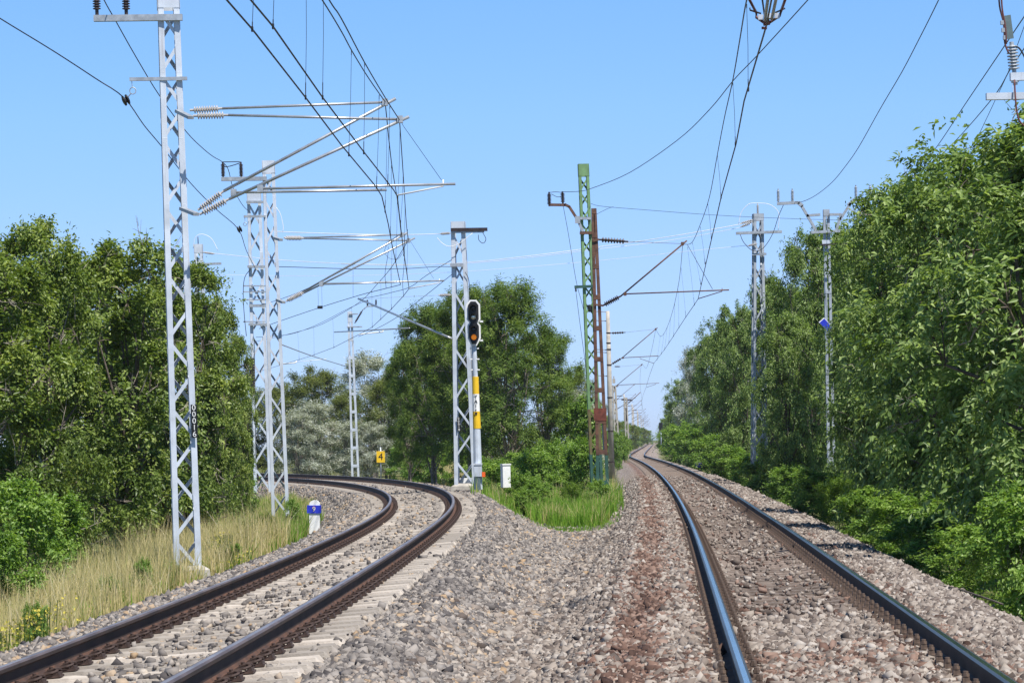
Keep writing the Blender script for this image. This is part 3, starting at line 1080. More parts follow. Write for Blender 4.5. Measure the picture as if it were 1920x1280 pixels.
# ---- second mast and the tensioning mast behind it
Y2 = 75.0
mA = lattice_mast('lattice_mast', 'pale grey lattice mast beside the white marker post, holding a second pair of cantilevers', 'overhead line mast', U(503, 302, Y2), U(526, 968, Y2), .30, .44, math.radians(4), G, pitch=.62, leg=.078, cap=.32, group=MAST_GROUP)
bar(mA, 'crossarm', U(415, 336, Y2 - .2), U(500, 335, Y2 - .2), .10, .10, 'galv_dull')
for x in (418, 452):
    insulator(mA, U(x + .5, 334, Y2 - .2), U(x - .5, 304, Y2 - .2), .058, .03, 9, 'dark')
tube(mA, 'jumper', smooth_pts([U(417, 304, Y2 - .2), U(452, 304, Y2 - .2), U(424, 313, Y2 - .2), U(417, 304, Y2 - .2)], 4), .012, 'wire', 5)
bar(mA, 'pulley_arm', U(457, 406, Y2 - .2), U(498, 405.5, Y2 - .2), .05, .06, 'galv_dull')
b = MB()
b.tube([U(459, 406, Y2 - .2), U(459.5, 417, Y2 - .2)], .007, 5)
b.tube([U(459.5, 420.5, Y2 - .2) + Vector((math.cos(t) * .045, 0, math.sin(t) * .045)) for t in np.linspace(0, 2 * math.pi, 11)], .008, 5)
b.build('pulley_hook', M['galv_dull'], mA)
c = U(449, 430, Y2 - .2)
b = MB()
b.lathe(c - axp * .05, c + axp * .05, [(0, .05), (.012, .085), (.03, .085), (.04, .045), (.06, .045), (.07, .085), (.088, .085), (.1, .05)], 12)
b.build('pulley', M['black'], mA)
bar(mA, 'bracket', U(515, 446, Y2 - .25), U(527, 450, Y2 - .6), .10, .06, 'galv_dull')
bar(mA, 'bracket', U(520, 562, Y2 - .25), U(532, 567, Y2 - .6), .10, .06, 'galv_dull')
cantilever(mA, (532, 445.5), (568, 445.5), (754, 440), (764, 436), (536, 564), (568, 547), (604, 532), (833, 526), .026, 'insul', Y2 + .3, 10, steady=((824, 530), (767, 541)))
cantilever(mA, (534, 447), (570, 447), (766, 451), (778, 446), (537, 565), (570, 549), (602, 533), (740, 529), .024, 'insul', Y2 - .6, 10)
tube(mA, 'tie_wire', smooth_pts([U(518, 389, Y2), U(526, 402, Y2), U(531, 425, Y2), U(530, 434, Y2)], 4), .008, 'wire_light', 5)

Y3 = 101.0
mB = lattice_mast('lattice_mast', 'wide grey tensioning mast with weight rods and ladder rungs, behind the second mast', 'overhead line mast', U(476, 360, Y3), U(493, 922, Y3), .46, .60, math.radians(4), G, pitch=.85, leg=.10, cap=.34, group=MAST_GROUP, bar=.07)
for yy, x0, x1 in ((379, 462, 494), (500, 464, 498), (608, 466, 500)):
    bar(mB, 'crossarm', U(x0, yy, Y3 - .36), U(x1, yy, Y3 - .36), .12, .08, 'galv_dull')
for yy in (536, 547, 562, 573, 603):
    bar(mB, 'rung', U(456 if yy != 573 else 467, yy, Y3 - .34), U(498, yy, Y3 - .34), .05, .04 if yy not in (573,) else .10, 'galv_dull')
tube(mB, 'earthing_cable', smooth_pts([U(471, 503, Y3 - .4), U(459, 520, Y3 - .4), U(456, 550, Y3 - .4), U(458, 590, Y3 - .4), U(462, 630, Y3 - .4)], 4), .012, 'wire', 5)
tube(mB, 'weight_rod', [U(477, 640, Y3 - .5), U(480, 880, Y3 - .5)], .012, 'wire', 5)
b = MB()
b.lathe(U(473, 740, Y3 - .5), U(471.5, 670, Y3 - .5), [(i * .09 + j, .10 if j < .07 else .07) for i in range(14) for j in (0, .069, .0701, .0899)], 10)
b.build('tension_weight', M['dark'], mB)

# ---- mast beside the signal
Y4 = 88.0
mS = lattice_mast('lattice_mast', 'grey anchor mast with a long top crossbeam, directly left of the signal', 'overhead line mast', U(859, 416, Y4), U(874, 913, Y4), .40, .66, math.radians(-3), G, pitch=.80, leg=.115, cap=.30, group=MAST_GROUP, foundation=(.75, .12), bar=.06)
bar(mS, 'crossbeam', U(845, 431, Y4 - .28), U(914, 430, Y4 - .28), .10, .10, 'dark')
bar(mS, 'crossbeam', U(846, 435.5, Y4 - .26), U(908, 434.5, Y4 - .26), .08, .05, 'galv_dull')
bar(mS, 'crossbeam', U(844, 497, Y4 - .32), U(869, 497, Y4 - .32), .12, .10, 'galv_dull')
insulator(mS, U(845, 437, Y4 - .3), U(825, 438.5, Y4 - .3), .05, .025, 8, 'insul')
insulator(mS, U(846, 553, Y4 - .3), U(822, 553.5, Y4 - .3), .05, .025, 8, 'insul')
tube(mS, 'jumper', smooth_pts([U(820, 446, Y4 - .4), U(829, 456, Y4 - .4), U(843, 462, Y4 - .4), U(862, 456, Y4 - .4), U(886, 437, Y4 - .4)], 5), .010, 'wire_light', 5)
tube(mS, 'jumper', smooth_pts([U(897, 440, Y4 - .3), U(898, 450, Y4 - .3), U(906, 456, Y4 - .3), U(911, 448, Y4 - .3), U(905, 436, Y4 - .3)], 5), .010, 'wire', 5)
tube(mS, 'strut', [U(849, 635, Y4 - .35), U(838, 631, Y4 - .35), U(672, 560, Y4 + 14)], .035, 'tube')
tube(mS, 'cable', smooth_pts([U(872, 510, Y4 - .3), U(879, 525, Y4 - .3), U(881, 560, Y4 - .3), U(884, 640, Y4 - .3), U(889, 800, Y4 - .3)], 4), .010, 'wire', 5)
a0, a1 = U(859.5, 782, Y4 - .36), U(861, 808, Y4 - .36)
b = MB()
b.beam(a1, a0, .10, .01, (0, -1, 0))
pls = b.build('number_plate', M['black'], mS)
for i, ch in enumerate('00018'):
    lettering(ch, .095, a0.lerp(a1, (i + .5) / 5) + Vector((0, -.010, 0)), (CR, 0, -SR), a0 - a1, M['white'], pls)

# ---- signal
Y5 = 85.5
sg = empty('railway_signal', U(897, 917, Y5), 'tall colour light signal on a yellow banded post, lowest lamp glowing amber', 'railway signal')
b = MB()
b.tube([U(888, 640, Y5), U(891.5, 712, Y5)], [.075, .075], 12)
b.tube([U(891.5, 712, Y5), U(897, 917, Y5)], [.088, .130], 12)
b.build('post', M['galv'], sg, smooth=False)


def band(parent, x0, y0, x1, y1, r0, r1, m, name):
    b = MB()
    b.tube([U(x0, y0, Y5), U(x1, y1, Y5)], [r0, r1], 14)
    return b.build(name, M[m], parent)


band(sg, 891.3, 706, 892.0, 738.5, .095, .101, 'yellow', 'yellow_band')
lb = band(sg, 892.0, 738.5, 893.0, 771, .101, .108, 'white', 'name_plate')
band(sg, 893.0, 771, 894.4, 803, .108, .115, 'yellow', 'yellow_band')
for ch, yy, sz in (('Y', 743.5, .15), ('A', 752.5, .15), ('1', 760.5, .15), ('s', 767.5, .11)):
    lettering(ch, sz, U(892.3, yy, Y5 - .114), (CR, 0, -SR), (SR, 0, CR), M['black'], lb, 'letter')
bxd = MB()
bxd.box(U(892.6, 774.5, Y5 - .125), .07, .01, .06)
bxd.build('small_plate', M['dark'], sg)
hx, hy0, hy1 = 888, 562, 649
out = [(-6, 562), (6, 562), (13, 570.5), (13, 599), (8.5, 604.5), (13, 610), (13, 634), (5, 648), (-5, 648), (-12, 634), (-12, 610), (-8, 604.5), (-13, 599), (-13, 570.5)]
ctr = lambda y: 887 + (y - 562) * .022
bd = MB()
bd.prism([U(ctr(y) + x, y, Y5 - .16) for x, y in out], (0, .05, 0))
bd.build('backboard_border', M['white'], sg)
inner = [(-4.5, 565), (4.5, 565), (9.8, 572), (9.8, 598), (5.5, 604.5), (9.8, 611), (9.8, 632), (3.6, 644.5), (-3.6, 644.5), (-9.2, 632), (-9.2, 611), (-5.5, 604.5), (-9.8, 598), (-9.8, 572)]
bd = MB()
bd.prism([U(ctr(y) + x, y, Y5 - .215) for x, y in inner], (0, .05, 0))
board = bd.build('backboard', M['black'], sg)
for k, (yy, lm) in enumerate(((577, 'lens_dark'), (594, 'lens_glint'), (617, 'lens_dark'), (632, 'lens_amber'))):
    c = U(ctr(yy), yy, Y5 - .225)
    rr = .078
    b = MB()
    b.lathe(c, c + Vector((0, -.03, 0)), [(0, rr), (.012, rr), (.024, rr * .7), (.03, rr * .2)], 16)
    b.build('lens', M[lm], sg, smooth=True)
    # hood: upper part of a cylinder reaching forward
    b = MB()
    n = 10
    R0 = rr * 1.25
    for dz in (0,):
        vs, fs = [], []
        for i in range(n + 1):
            g = math.radians(-15 + 210 * i / n)
            d = Vector((math.cos(g) * R0, 0, math.sin(g) * R0))
            ln = .22 * max(.25, math.sin(max(g, 0)) if 0 < g < math.pi else .25)
            for rad in (1.0, .93):
                vs += [c + d * rad, c + d * rad + Vector((0, -ln, 0))]
        for i in range(n):
            o = i * 4
            fs += [(o, o + 1, o + 5, o + 4), (o + 2, o + 6, o + 7, o + 3), (o + 1, o + 3, o + 7, o + 5)]
        b.add(vs, fs)
    b.build('hood', M['black'], board)
for yy, ln in ((602.5, 6), (638, 5)):
    bar(sg, 'stay', U(ctr(yy) + 11, yy, Y5 - .1), U(ctr(yy) + 12 + ln, yy, Y5 - .1), .05, .05, 'white')
for i, yy in enumerate((653, 673, 693, 716, 731, 756, 773)):
    x = 888.3 + (yy - 640) * .046
    bar(sg, 'step', U(x - 8, yy, Y5 - .02), U(x + (9 if i < 3 else 6), yy, Y5 - .02), .05, .035 if i < 3 else .012, 'white' if i < 3 else 'galv_dull')
b = MB()
c = U(896, 882, Y5 - .2)
b.box(c, .22, .16, .34)
b.box(c + Vector((0, 0, .19)), .26, .2, .05)
b.build('junction_box', M['galv'], sg)
bar(sg, 'cable_pipe', U(896, 888, Y5 - .2), U(898, 918, Y5 - .2), .12, .12, 'steelblue')
b = MB()
b.box(U(906, 889, Y5 - .15), .10, .08, .14, .4)
b.tube([U(901, 886, Y5 - .15), U(908, 890, Y5 - .15)], .04, 6)
b.build('cable_plug', M['orange'], sg)
b = MB()
b.box(U(878, 911, Y4 + .8), .5, .5, .5)
b.box(U(886, 907, Y4 + .8), .35, .4, .25, .3)
b.build('footing', M['white'], sg)

# ---- white cabinet in the bushes
Y6 = 90.0
cb = empty('relay_cabinet', U(947, 910, Y6), 'white cabinet standing at the edge of the green bushes right of the signal', 'cabinet')
c = U(948, 892, Y6)
b = MB()
b.box(c, .24, .30, .70, math.radians(14))
b.build('body', M['white'], cb)
b = MB()
b.box(U(947.7, 870.3, Y6), .275, .34, .04, math.radians(14))
b.build('lid', M['white'], cb)

# ---- kilometre marker
Y7 = 69.0
km = empty('kilometre_marker', U(590, 990, Y7), 'white rounded marker post with a blue band and the figure 9 at the ballast edge', 'marker post')
b = MB()
bs = U(590, 1000, Y7)
hw = .122
arch = [(-hw, 0), (hw, 0), (hw, .69)] + [(hw * math.cos(a), .69 + .10 * math.sin(a)) for a in np.linspace(.25, math.pi - .25, 9)] + [(-hw, .69)]
b.prism([bs + Vector((x * CR + z * SR, -.10, z * CR - x * SR)) for x, z in arch], (0, .20, 0))
b.build('post', M['white'], km, smooth=False)
b = MB()
c = U(589.2, 954, Y7)
b.beam(c - Vector((SR, 0, CR)) * .092, c + Vector((SR, 0, CR)) * .092, .325, .25, (0, 1, 0))
bdd = b.build('blue_band', M['blue'], km)
lettering('9', .17, U(588.6, 954.2, Y7 - .128), (CR, 0, -SR), (SR, 0, CR), M['orange'], bdd)
lettering('9', .155, U(588.6, 954.2, Y7 - .133), (CR, 0, -SR), (SR, 0, CR), M['white'], bdd)

# ---- speed board with 4
Y8 = 132.0
sp = empty('speed_board', U(714, 894, Y8), 'small yellow board with a black 4 on a thin post behind the curving rails', 'sign')
tube(sp, 'post', [U(714.5, 896, Y8), U(713.5, 838, Y8)], .03, 'galv', 8)
b = MB()
b.box(U(713.8, 856, Y8 - .06), .37, .03, .51)
bo = b.build('board', M['yellow'], sp)
lettering('4', .44, U(713.8, 856, Y8 - .082), (CR, 0, -SR), (SR, 0, CR), M['black'], bo)

# ---- ladder mast behind the curve
Y9 = 150.0
m4 = ladder_mast('ladder_mast', 'slim grey ladder mast behind the curve, left of the yellow board', 'overhead line mast', U(656, 584, Y9), U(666.5, 893, Y9), .24, .40, 0, G, step=.92, leg=.09, cap=.55, group='ladder masts')
bar(m4, 'crossarm', U(650, 613, Y9 - .12), U(679, 612.5, Y9 - .12), .10, .06, 'galv_dull')
bar(m4, 'crossarm', U(655, 589, Y9 - .12), U(671, 588.5, Y9 - .12), .08, .06, 'galv_dull')
insulator(m4, U(665, 606, Y9 - .12), U(680, 581, Y9 - .12), .06, .03, 8, 'dark')
insulator(m4, U(689, 574, Y9 - .12), U(689, 562, Y9 - .12), .06, .03, 5, 'dark')
insulator(m4, U(705, 573, Y9 - .12), U(705, 561, Y9 - .12), .06, .03, 5, 'dark')
bar(m4, 'crossarm', U(687, 574.5, Y9 - .12), U(707, 573.5, Y9 - .12), .06, .06, 'galv_dull')
bar(m4, 'crossarm_brace', U(680, 581, Y9 - .12), U(689, 574, Y9 - .12), .05, .05, 'galv_dull')
tube(m4, 'registration_tube', [U(627, 622.5, Y9 - .3), U(768, 615, Y9 - 25)], .03, 'tube')
tube(m4, 'steady_arm', [U(718, 619, Y9 - 16), U(718, 622, Y9 - 16), U(673, 626.5, Y9 - 18)], .028, 'white')
# a further steady arm that shows right of the second mast
st2 = empty('steady_arm', U(556, 678, 150), 'white steady arm hanging in the wires right of the second mast', 'steady arm')
tube(st2, 'arm', [U(557, 677, 150), U(553, 680, 150), U(525, 682.5, 150)], .035, 'white')
tube(st2, 'rod', [U(557, 678, 150), U(612, 673, 150)], .014, 'wire_light', 5)

# ---- far tower behind the left trees
Y10 = 120.0
mT = lattice_mast('lattice_mast', 'far grey mast rising behind the left trees, half hidden by the nearest mast', 'overhead line mast', U(372, 458, Y10), U(384, 900, Y10), .32, .5, 0, G, pitch=.9, leg=.10, cap=.35, group=MAST_GROUP, bar=.07)
bar(mT, 'crossbeam', U(333, 497, Y10 - .25), U(415, 494, Y10 - .25), .10, .09, 'galv_dull')
insulator(mT, U(381, 473, Y10 - .25), U(402, 476, Y10 - .25), .05, .03, 7, 'insul')
tube(mT, 'jumper', smooth_pts([U(362, 466, Y10), U(366, 446, Y10), U(378, 439, Y10), U(396, 447, Y10), U(409, 470, Y10)], 5), .012, 'wire_light', 5)
tube(mT, 'spike', [U(371.5, 458, Y10), U(371, 444, Y10)], .02, 'dark', 5)

# ---- green mast and rust-brown ladder mast
Y11 = 96.0
GS = [(.10, M['green_dark']), (.24, M['green_rust']), (1.0, M['green'])]
mG = lattice_mast('lattice_mast', 'green painted lattice mast, rusty lower down, two dark insulators on its arm', 'overhead line mast', U(1093.5, 308, Y11), U(1119, 912, Y11), .33, .40, math.radians(2), GS, pitch=.50, leg=.085, cap=.40, group=MAST_GROUP, bar=.055)
Yg = Y11 - .25
for p, q in (((1029, 384), (1060, 384.5)), ((1058, 383), (1068, 388)), ((1067, 387), (1083, 412)), ((1083, 412), (1093, 434)), ((1086, 409.5), (1108, 409.5)), ((1087, 437), (1111, 436.5))):
    bar(mG, 'crossarm', U(*p, Yg), U(*q, Yg), .10, .085, 'galv_dull' if p[0] > 1070 and p[1] < 430 else 'rust')
b = MB()
b.box(U(1083, 412, Yg - .06), .17, .03, .24)
b.build('gusset', M['galv_dull'], mG)
insulator(mG, U(1030, 387, Yg), U(1029.5, 360, Yg), .075, .038, 8, 'dark')
insulator(mG, U(1055.5, 382, Yg), U(1054.5, 359, Yg), .075, .038, 7, 'dark')
tube(mG, 'jumper', smooth_pts([U(1031, 361, Yg), U(1042, 360, Yg), U(1054, 361, Yg)], 4), .010, 'wire', 5)
tube(mG, 'jumper', smooth_pts([U(1034, 364, Yg), U(1044, 369, Yg), U(1052, 369, Yg)], 4), .010, 'wire', 5)
bar(mG, 'pulley_arm', U(1077, 538, Yg), U(1115, 536.5, Yg), .08, .09, 'green_dark')
insulator(mG, U(1079.5, 540, Yg), U(1080, 547, Yg), .04, .02, 2, 'dark')
b = MB()
c = U(1106, 578, Y11 - .1)
b.lathe(c + Vector((0, 0, -.12)), c + Vector((0, 0, .12)), [(0, .05), (.03, .09), (.2, .09), (.24, .04)], 10)
b.build('pulley', M['black'], mG)

Y12 = 92.0
RS = [(.155, M['green_dark']), (1.0, M['rust'])]
mR = ladder_mast('ladder_mast', 'rust brown ladder mast standing in front of the green one and holding a cantilever', 'overhead line mast', U(1113.5, 391, Y12), U(1131, 938, Y12), .15, .40, 0, RS, step=.97, leg=.085, cap=.17, group='ladder masts')
b = MB()
b.prism([U(1113, 765, Y12 - .1), U(1137, 765, Y12 - .1), U(1137.5, 789, Y12 - .1), U(1114, 789, Y12 - .1)], (0, .01, 0))
b.build('plate', M['rust_red'], mR)
b = MB()
b.prism([U(1128, 783, Y12 + .15), U(1133.5, 783, Y12 + .15), U(1136, 849, Y12 + .15), U(1131, 849, Y12 + .15)], (0, .03, 0))
b.build('white_board', M['white'], mR)
cantilever(mR, (1121, 449), (1178, 453), (1279.5, 457), (1288, 451), (1130, 573), (1164, 555), (1172, 551), (1367, 543.5), .026, 'dark', Y12, 8, 'rust', .085, steady=((1354, 546), (1309, 560)), wire_top=True)
bar(mR, 'bracket', U(1112, 452, Y12 - .1), U(1123, 449, Y12 - .1), .06, .06, 'rust')
bar(mR, 'bracket', U(1116, 571, Y12 - .1), U(1131, 573, Y12 - .1), .06, .06, 'rust')
tube(mR, 'tie_wire', [U(1289, 459, Y12), U(1336, 542, Y12)], .008, 'wire', 5)

# ---- mast right of the straight track
Y13 = 110.0
mQ = lattice_mast('lattice_mast', 'grey lattice mast with a wide crossbeam, half grown over by right-hand trees', 'overhead line mast', U(1421, 401, Y13), U(1424, 880, Y13), .36, .56, math.radians(6), GQ, pitch=.75, leg=.095, cap=.26, group=MAST_GROUP, bar=.055)
bar(mQ, 'crossbeam', U(1380, 437.5, Y13 - .28), U(1466, 434.5, Y13 - .28), .12, .10, 'galv_dull')
bar(mQ, 'crossbeam', U(1410, 477, Y13 - .3), U(1437, 476, Y13 - .3), .10, .08, 'galv_dull')
insulator(mQ, U(1421, 403, Y13), U(1420.5, 382, Y13), .05, .025, 7, 'insul')
for (x0, y0, x1, y1) in ((1412, 412, 1388, 419), (1412, 415, 1388, 426), (1420, 457, 1402, 461)):
    insulator(mQ, U(x0, y0, Y13 - .3), U(x1, y1, Y13 - .3), .045, .025, 6, 'insul')
tube(mQ, 'jumper', smooth_pts([U(1385, 420, Y13), U(1390, 398, Y13), U(1404, 383, Y13), U(1420, 381, Y13), U(1444, 384, Y13), U(1460, 400, Y13), U(1459, 432, Y13)], 6), .011, 'wire_light', 5)
tube(mQ, 'jumper', smooth_pts([U(1388, 440, Y13 - .4), U(1395, 455, Y13 - .4), U(1412, 470, Y13 - .4), U(1430, 466, Y13 - .4), U(1448, 440, Y13 - .4), U(1460, 405, Y13 - .4), U(1471, 380, Y13 - .4)], 6), .012, 'wire', 5)

# ---- mast with two raised arms inside the trees
Y14 = 98.0
mF = ladder_mast('ladder_mast', 'grey two-legged mast with two raised insulator arms, sunk in the right-hand trees', 'overhead line mast', U(1549, 393, Y14), U(1559, 880, Y14), .20, .26, 0, GQ, step=1.35, leg=.075, cap=.22, group='ladder masts')
Yf = Y14 - .15
for p, q, w in (((1457, 382), (1499, 380), .10), ((1497, 380), (1505, 387), .12), ((1503, 386), (1530, 432), .085), ((1512, 404.5), (1538, 402.5), .085), ((1555, 402.5), (1578, 402), .085), ((1576, 405), (1568, 432), .085), ((1575, 412), (1595, 381), .085), ((1590, 385), (1602, 374), .11), ((1600, 376), (1636, 373.5), .10)):
    bar(mF, 'raised_arm', U(*p, Yf), U(*q, Yf), .09, w, 'galv_dull')
for x in (1459.5, 1486, 1605, 1632):
    y0 = 381 if x < 1500 else 374
    insulator(mF, U(x, y0, Yf), U(x - .5, y0 - 27, Yf), .058, .03, 8, 'galv_dull')
bar(mF, 'crossarm', U(1520, 436, Yf), U(1575, 433, Yf), .12, .09, 'galv_dull')
bar(mF, 'crossarm', U(1539, 459, Yf - .05), U(1588, 457, Yf - .05), .08, .05, 'dark')
b = MB()
b.prism([U(1541, 450, Yf - .02), U(1555, 450, Yf - .02), U(1556, 458, Yf - .02), U(1542, 458, Yf - .02)], (0, -.02, 0))
b.prism([U(1547, 510, Yf - .02), U(1556, 510, Yf - .02), U(1556, 516, Yf - .02), U(1547, 516, Yf - .02)], (0, -.02, 0))
b.build('batten', M['galv'], mF)
b = MB()
b.box(U(1559, 860, Yf - .1), .22, .15, .13)
b.build('connection_box', M['galv'], mF)
bs_ = empty('blue_sign', U(1551, 612, Yf - .3), 'tilted blue square plate with a white edge, on the mast in the right-hand trees', 'sign')
sq = [(1535, 604), (1545, 595), (1563, 615), (1554, 624)]
b = MB()
b.prism([U(x, y, Yf - .42) for x, y in sq], (0, .02, 0))
b.build('edge', M['white'], bs_)
cx = sum(x for x, _ in sq) / 4
cy = sum(y for _, y in sq) / 4
b = MB()
b.prism([U(cx + (x - cx) * .87, cy + (y - cy) * .87, Yf - .432) for x, y in sq], (0, .012, 0))
b.build('face', M['blue'], bs_)
bar(bs_, 'holder', U(1552, 607, Yf - .40), U(1552, 607, Yf + .05), .05, .05, 'galv_dull')

# ---- insulator brackets at the right edge
Y15 = 36.0
ib = empty('insulator_bracket', U(1900, 150, Y15), 'two square steel beams with a ribbed insulator and copper cables at the upper right', 'insulator bracket')
bar(ib, 'beam', U(1894, 144.5, Y15), U(2090, 139, Y15), .09, .095, 'galv')
bar(ib, 'beam', U(1849, 181.5, Y15 - .1), U(2090, 177, Y15 - .1), .09, .082, 'galv')
insulator(ib, U(1902, 137, Y15), U(1896.5, 79, Y15), .073, .034, 8, 'galv_dull', end=.1)
b = MB()
b.prism([U(1883, 30, Y15 - .03), U(1895, 28, Y15 - .03), U(1901, 72, Y15 - .03), U(1885, 74, Y15 - .03)], (0, .02, 0))
b.build('terminal_plate', M['steelblue'], ib)
tube(ib, 'copper_cable', smooth_pts([U(1872, -40, Y15 - .1), U(1874, 10, Y15 - .1), U(1882, 45, Y15 - .1), U(1884, 80, Y15 - .1), U(1891, 100, Y15 - .1)], 5), .011, 'copper')
tube(ib, 'copper_cable', smooth_pts([U(1876, -40, Y15 - .14), U(1879, 15, Y15 - .14), U(1885, 50, Y15 - .14), U(1887, 83, Y15 - .14)], 5), .011, 'copper')
tube(ib, 'copper_cable', smooth_pts([U(1902, 150, Y15 - .16), U(1904, 185, Y15 - .2), U(1907, 212, Y15 - .2), U(1913, 229, Y15 - .2), U(1924, 238, Y15 - .2)], 5), .011, 'copper')
tube(ib, 'jumper', smooth_pts([U(1900, 88, Y15), U(1910, 90, Y15), U(1920, 105, Y15), U(1930, 130, Y15)], 5), .011, 'wire')
for x, y in ((1879, 43), (1881, 57), (1884, 71)):
    b = MB()
    b.box(U(x, y, Y15 - .12), .04, .05, .05)
    b.build('clamp', M['galv_dull'], ib)
b = MB()
b.lathe(U(1903, 152, Y15), U(1904, 160, Y15), [(0, .05), (.02, .05), (.021, .03), (.05, .03)], 8)
b.build('clamp', M['galv_dull'], ib)

# ---- blue tub by the rail far ahead
Y16 = 165.0
tb = empty('plastic_tub', U(1310, 874, Y16), 'small blue tub with a white rim lying beside the straight track under the bushes', 'tub')
b = MB()
b.lathe(U(1310, 876, Y16), U(1310, 868, Y16), [(0, .12), (.02, .15), (.24, .19)], 14)
b.build('tub', M['blue'], tb)
b = MB()
b.lathe(U(1310, 868.5, Y16), U(1310, 866, Y16), [(0, .20), (.06, .20), (.061, .16)], 14)
b.build('rim', M['white'], tb)

# ---- poles of the straight line
Y17 = 160.0
ix = int(np.argmin(abs(Ry - Y17)))


def far_pole(first, label, group, big=True):
    base = U(1147, 884, Y17)
    base.z = -.75
    root = empty('concrete_pole', base, label, 'overhead line pole', group)
    b = MB()
    b.tube([base, U(1139.5, 583, Y17)], [.17, .10], 14)
    b.build('shaft', M['conc'], root, smooth=True)
    b = MB()
    for y, x in ((624, 1140.7), (643, 1141), (655, 1141.5), (684, 1142.2), (745, 1143.5), (808, 1145), (866, 1146.5)):
        r = .115 + (y - 583) / 300 * .065
        c = U(x, y, Y17)
        b.tube([c - Vector((0, 0, .035)), c + Vector((0, 0, .035))], r, 14)
    b.build('collar', M['dark'], root)
    if first:
        for y in (585, 602, 656, 661, 705):
            bar(root, 'rear_bracket', U(1118, y - 1, Y17 + .1), U(1140, y, Y17 + .1), .05, .05, 'galv_dull')
    cantilever(root, (1144, 624.5), (1173, 623), (1229.5, 617), (1233, 614), (1146, 683), (1166, 671), (1168, 670.5), (1235, 667), .024, 'dark', Y17, 5, 'rust', .07, steady=((1200, 672), (1226, 681)), wire_top=True)
    return root


pole = far_pole(True, 'tall concrete pole with a cantilever, first pole beyond the rusty ladder mast', 'concrete poles along the straight track')
prev = pole
far_list = []
off = pole.location - Vector((Rx[ix], Y17, 0))
for n, (yy, sc) in enumerate(((315, 1.0), (385, 1.0), (450, 1.0), (515, 1.02), (580, 1.0), (650, 1.0), (720, 1.0), (800, 1.0), (880, 1.0), (960, 1.0), (1060, 1.0))):
    j = int(np.argmin(abs(Ry - yy)))
    c = copy_tree(pole)
    for ch in list(c.children):
        if ch.name.startswith('rear_bracket'):
            bpy.data.objects.remove(ch)
    c.location = Vector((Rx[j] + off.x + (-.2 if n % 2 else .15), yy, -.75 - .15))
    c.scale = (1, 1, sc)
    c['label'] = ['slender concrete pole leaning slightly, nearest to the far bend of the rails', 'second slim pole past the far bend in the straight line'][n] if n < 2 else 'tiny concrete pole in the dwindling row at the far end of the straight track'
    far_list.append(c)

Y18 = 236.0
mL = lattice_mast('lattice_mast', 'thin dark lattice mast with a small box on top, right of the first concrete pole', 'overhead line mast', U(1151.5, 722, Y18), U(1158, 862, Y18), .30, .42, 0, [(1, M['conc'])], pitch=.8, leg=.10, cap=.0, group=MAST_GROUP, bar=.07)
b = MB()
b.box(U(1151, 714, Y18), .22, .25, .36)
b.tube([U(1151, 709, Y18), U(1151, 705, Y18)], .05, 8)
b.build('transformer', M['conc'], mL)
cantilever(mL, (1152, 687), (1163, 687), (1203, 683.5), (1205, 682), (1150, 728), (1157, 722), (1158, 721.5), (1236, 718), .026, 'dark', Y18, 5, 'rust', .07, steady=((1230, 720), (1212, 726)), wire_top=True)
Y19 = 275.0
mN = lattice_mast('lattice_mast', 'distant grey lattice mast among the row of poles, under the wires', 'overhead line mast', U(1173, 745, Y19), U(1177, 852, Y19), .28, .40, 0, [(1, M['conc'])], pitch=.8, leg=.10, cap=.2, group=MAST_GROUP, bar=.07)
bar(mN, 'crossarm', U(1165, 749, Y19), U(1186, 750, Y19), .12, .12, 'dark')
tube(mN, 'bracket_tube', [U(1174, 760, Y19), U(1201, 735, Y19)], .035, 'rust')
b = MB()
b.lathe(U(1174, 790, Y19), U(1173.5, 764, Y19), [(i * .1 + j, .16 if j < .07 else .11) for i in range(13) for j in (0, .069, .0701, .0999)], 10)
b.build('tension_weight', M['dark'], mN)
# far signal on the right of the straight track
fs = empty('railway_signal', U(1240, 838, 330), 'tiny distant signal post right of the straight track at the haze', 'railway signal')
tube(fs, 'post', [U(1240, 838, 330), U(1239, 795, 330)], .07, 'galv', 8)
b = MB()
b.box(U(1239, 800, 330 - .1), .42, .12, .95)
b.build('head', M['black'], fs)

# ------------------------------------------------------------------ wires
WR = .0098


def wire(name, label, cat, pts, r=WR, m='wire', n=5, group=None):
    pts = smooth_pts(pts, n)
    root = MB()
    root.tube(pts, r, 5)
    o = root.build(name, M[m], None, origin=pts[len(pts) // 2], smooth=True)
    return tag(o, label, cat, group)


def on_poly(poly, y):
    """pixel of a polyline where it reaches image row y, and its distance"""
    for (a, b) in zip(poly[:-1], poly[1:]):
        if min(a[1], b[1]) <= y <= max(a[1], b[1]) and a[1] != b[1]:
            t = (y - a[1]) / (b[1] - a[1])
            return a[0] + (b[0] - a[0]) * t
    return poly[-1][0]


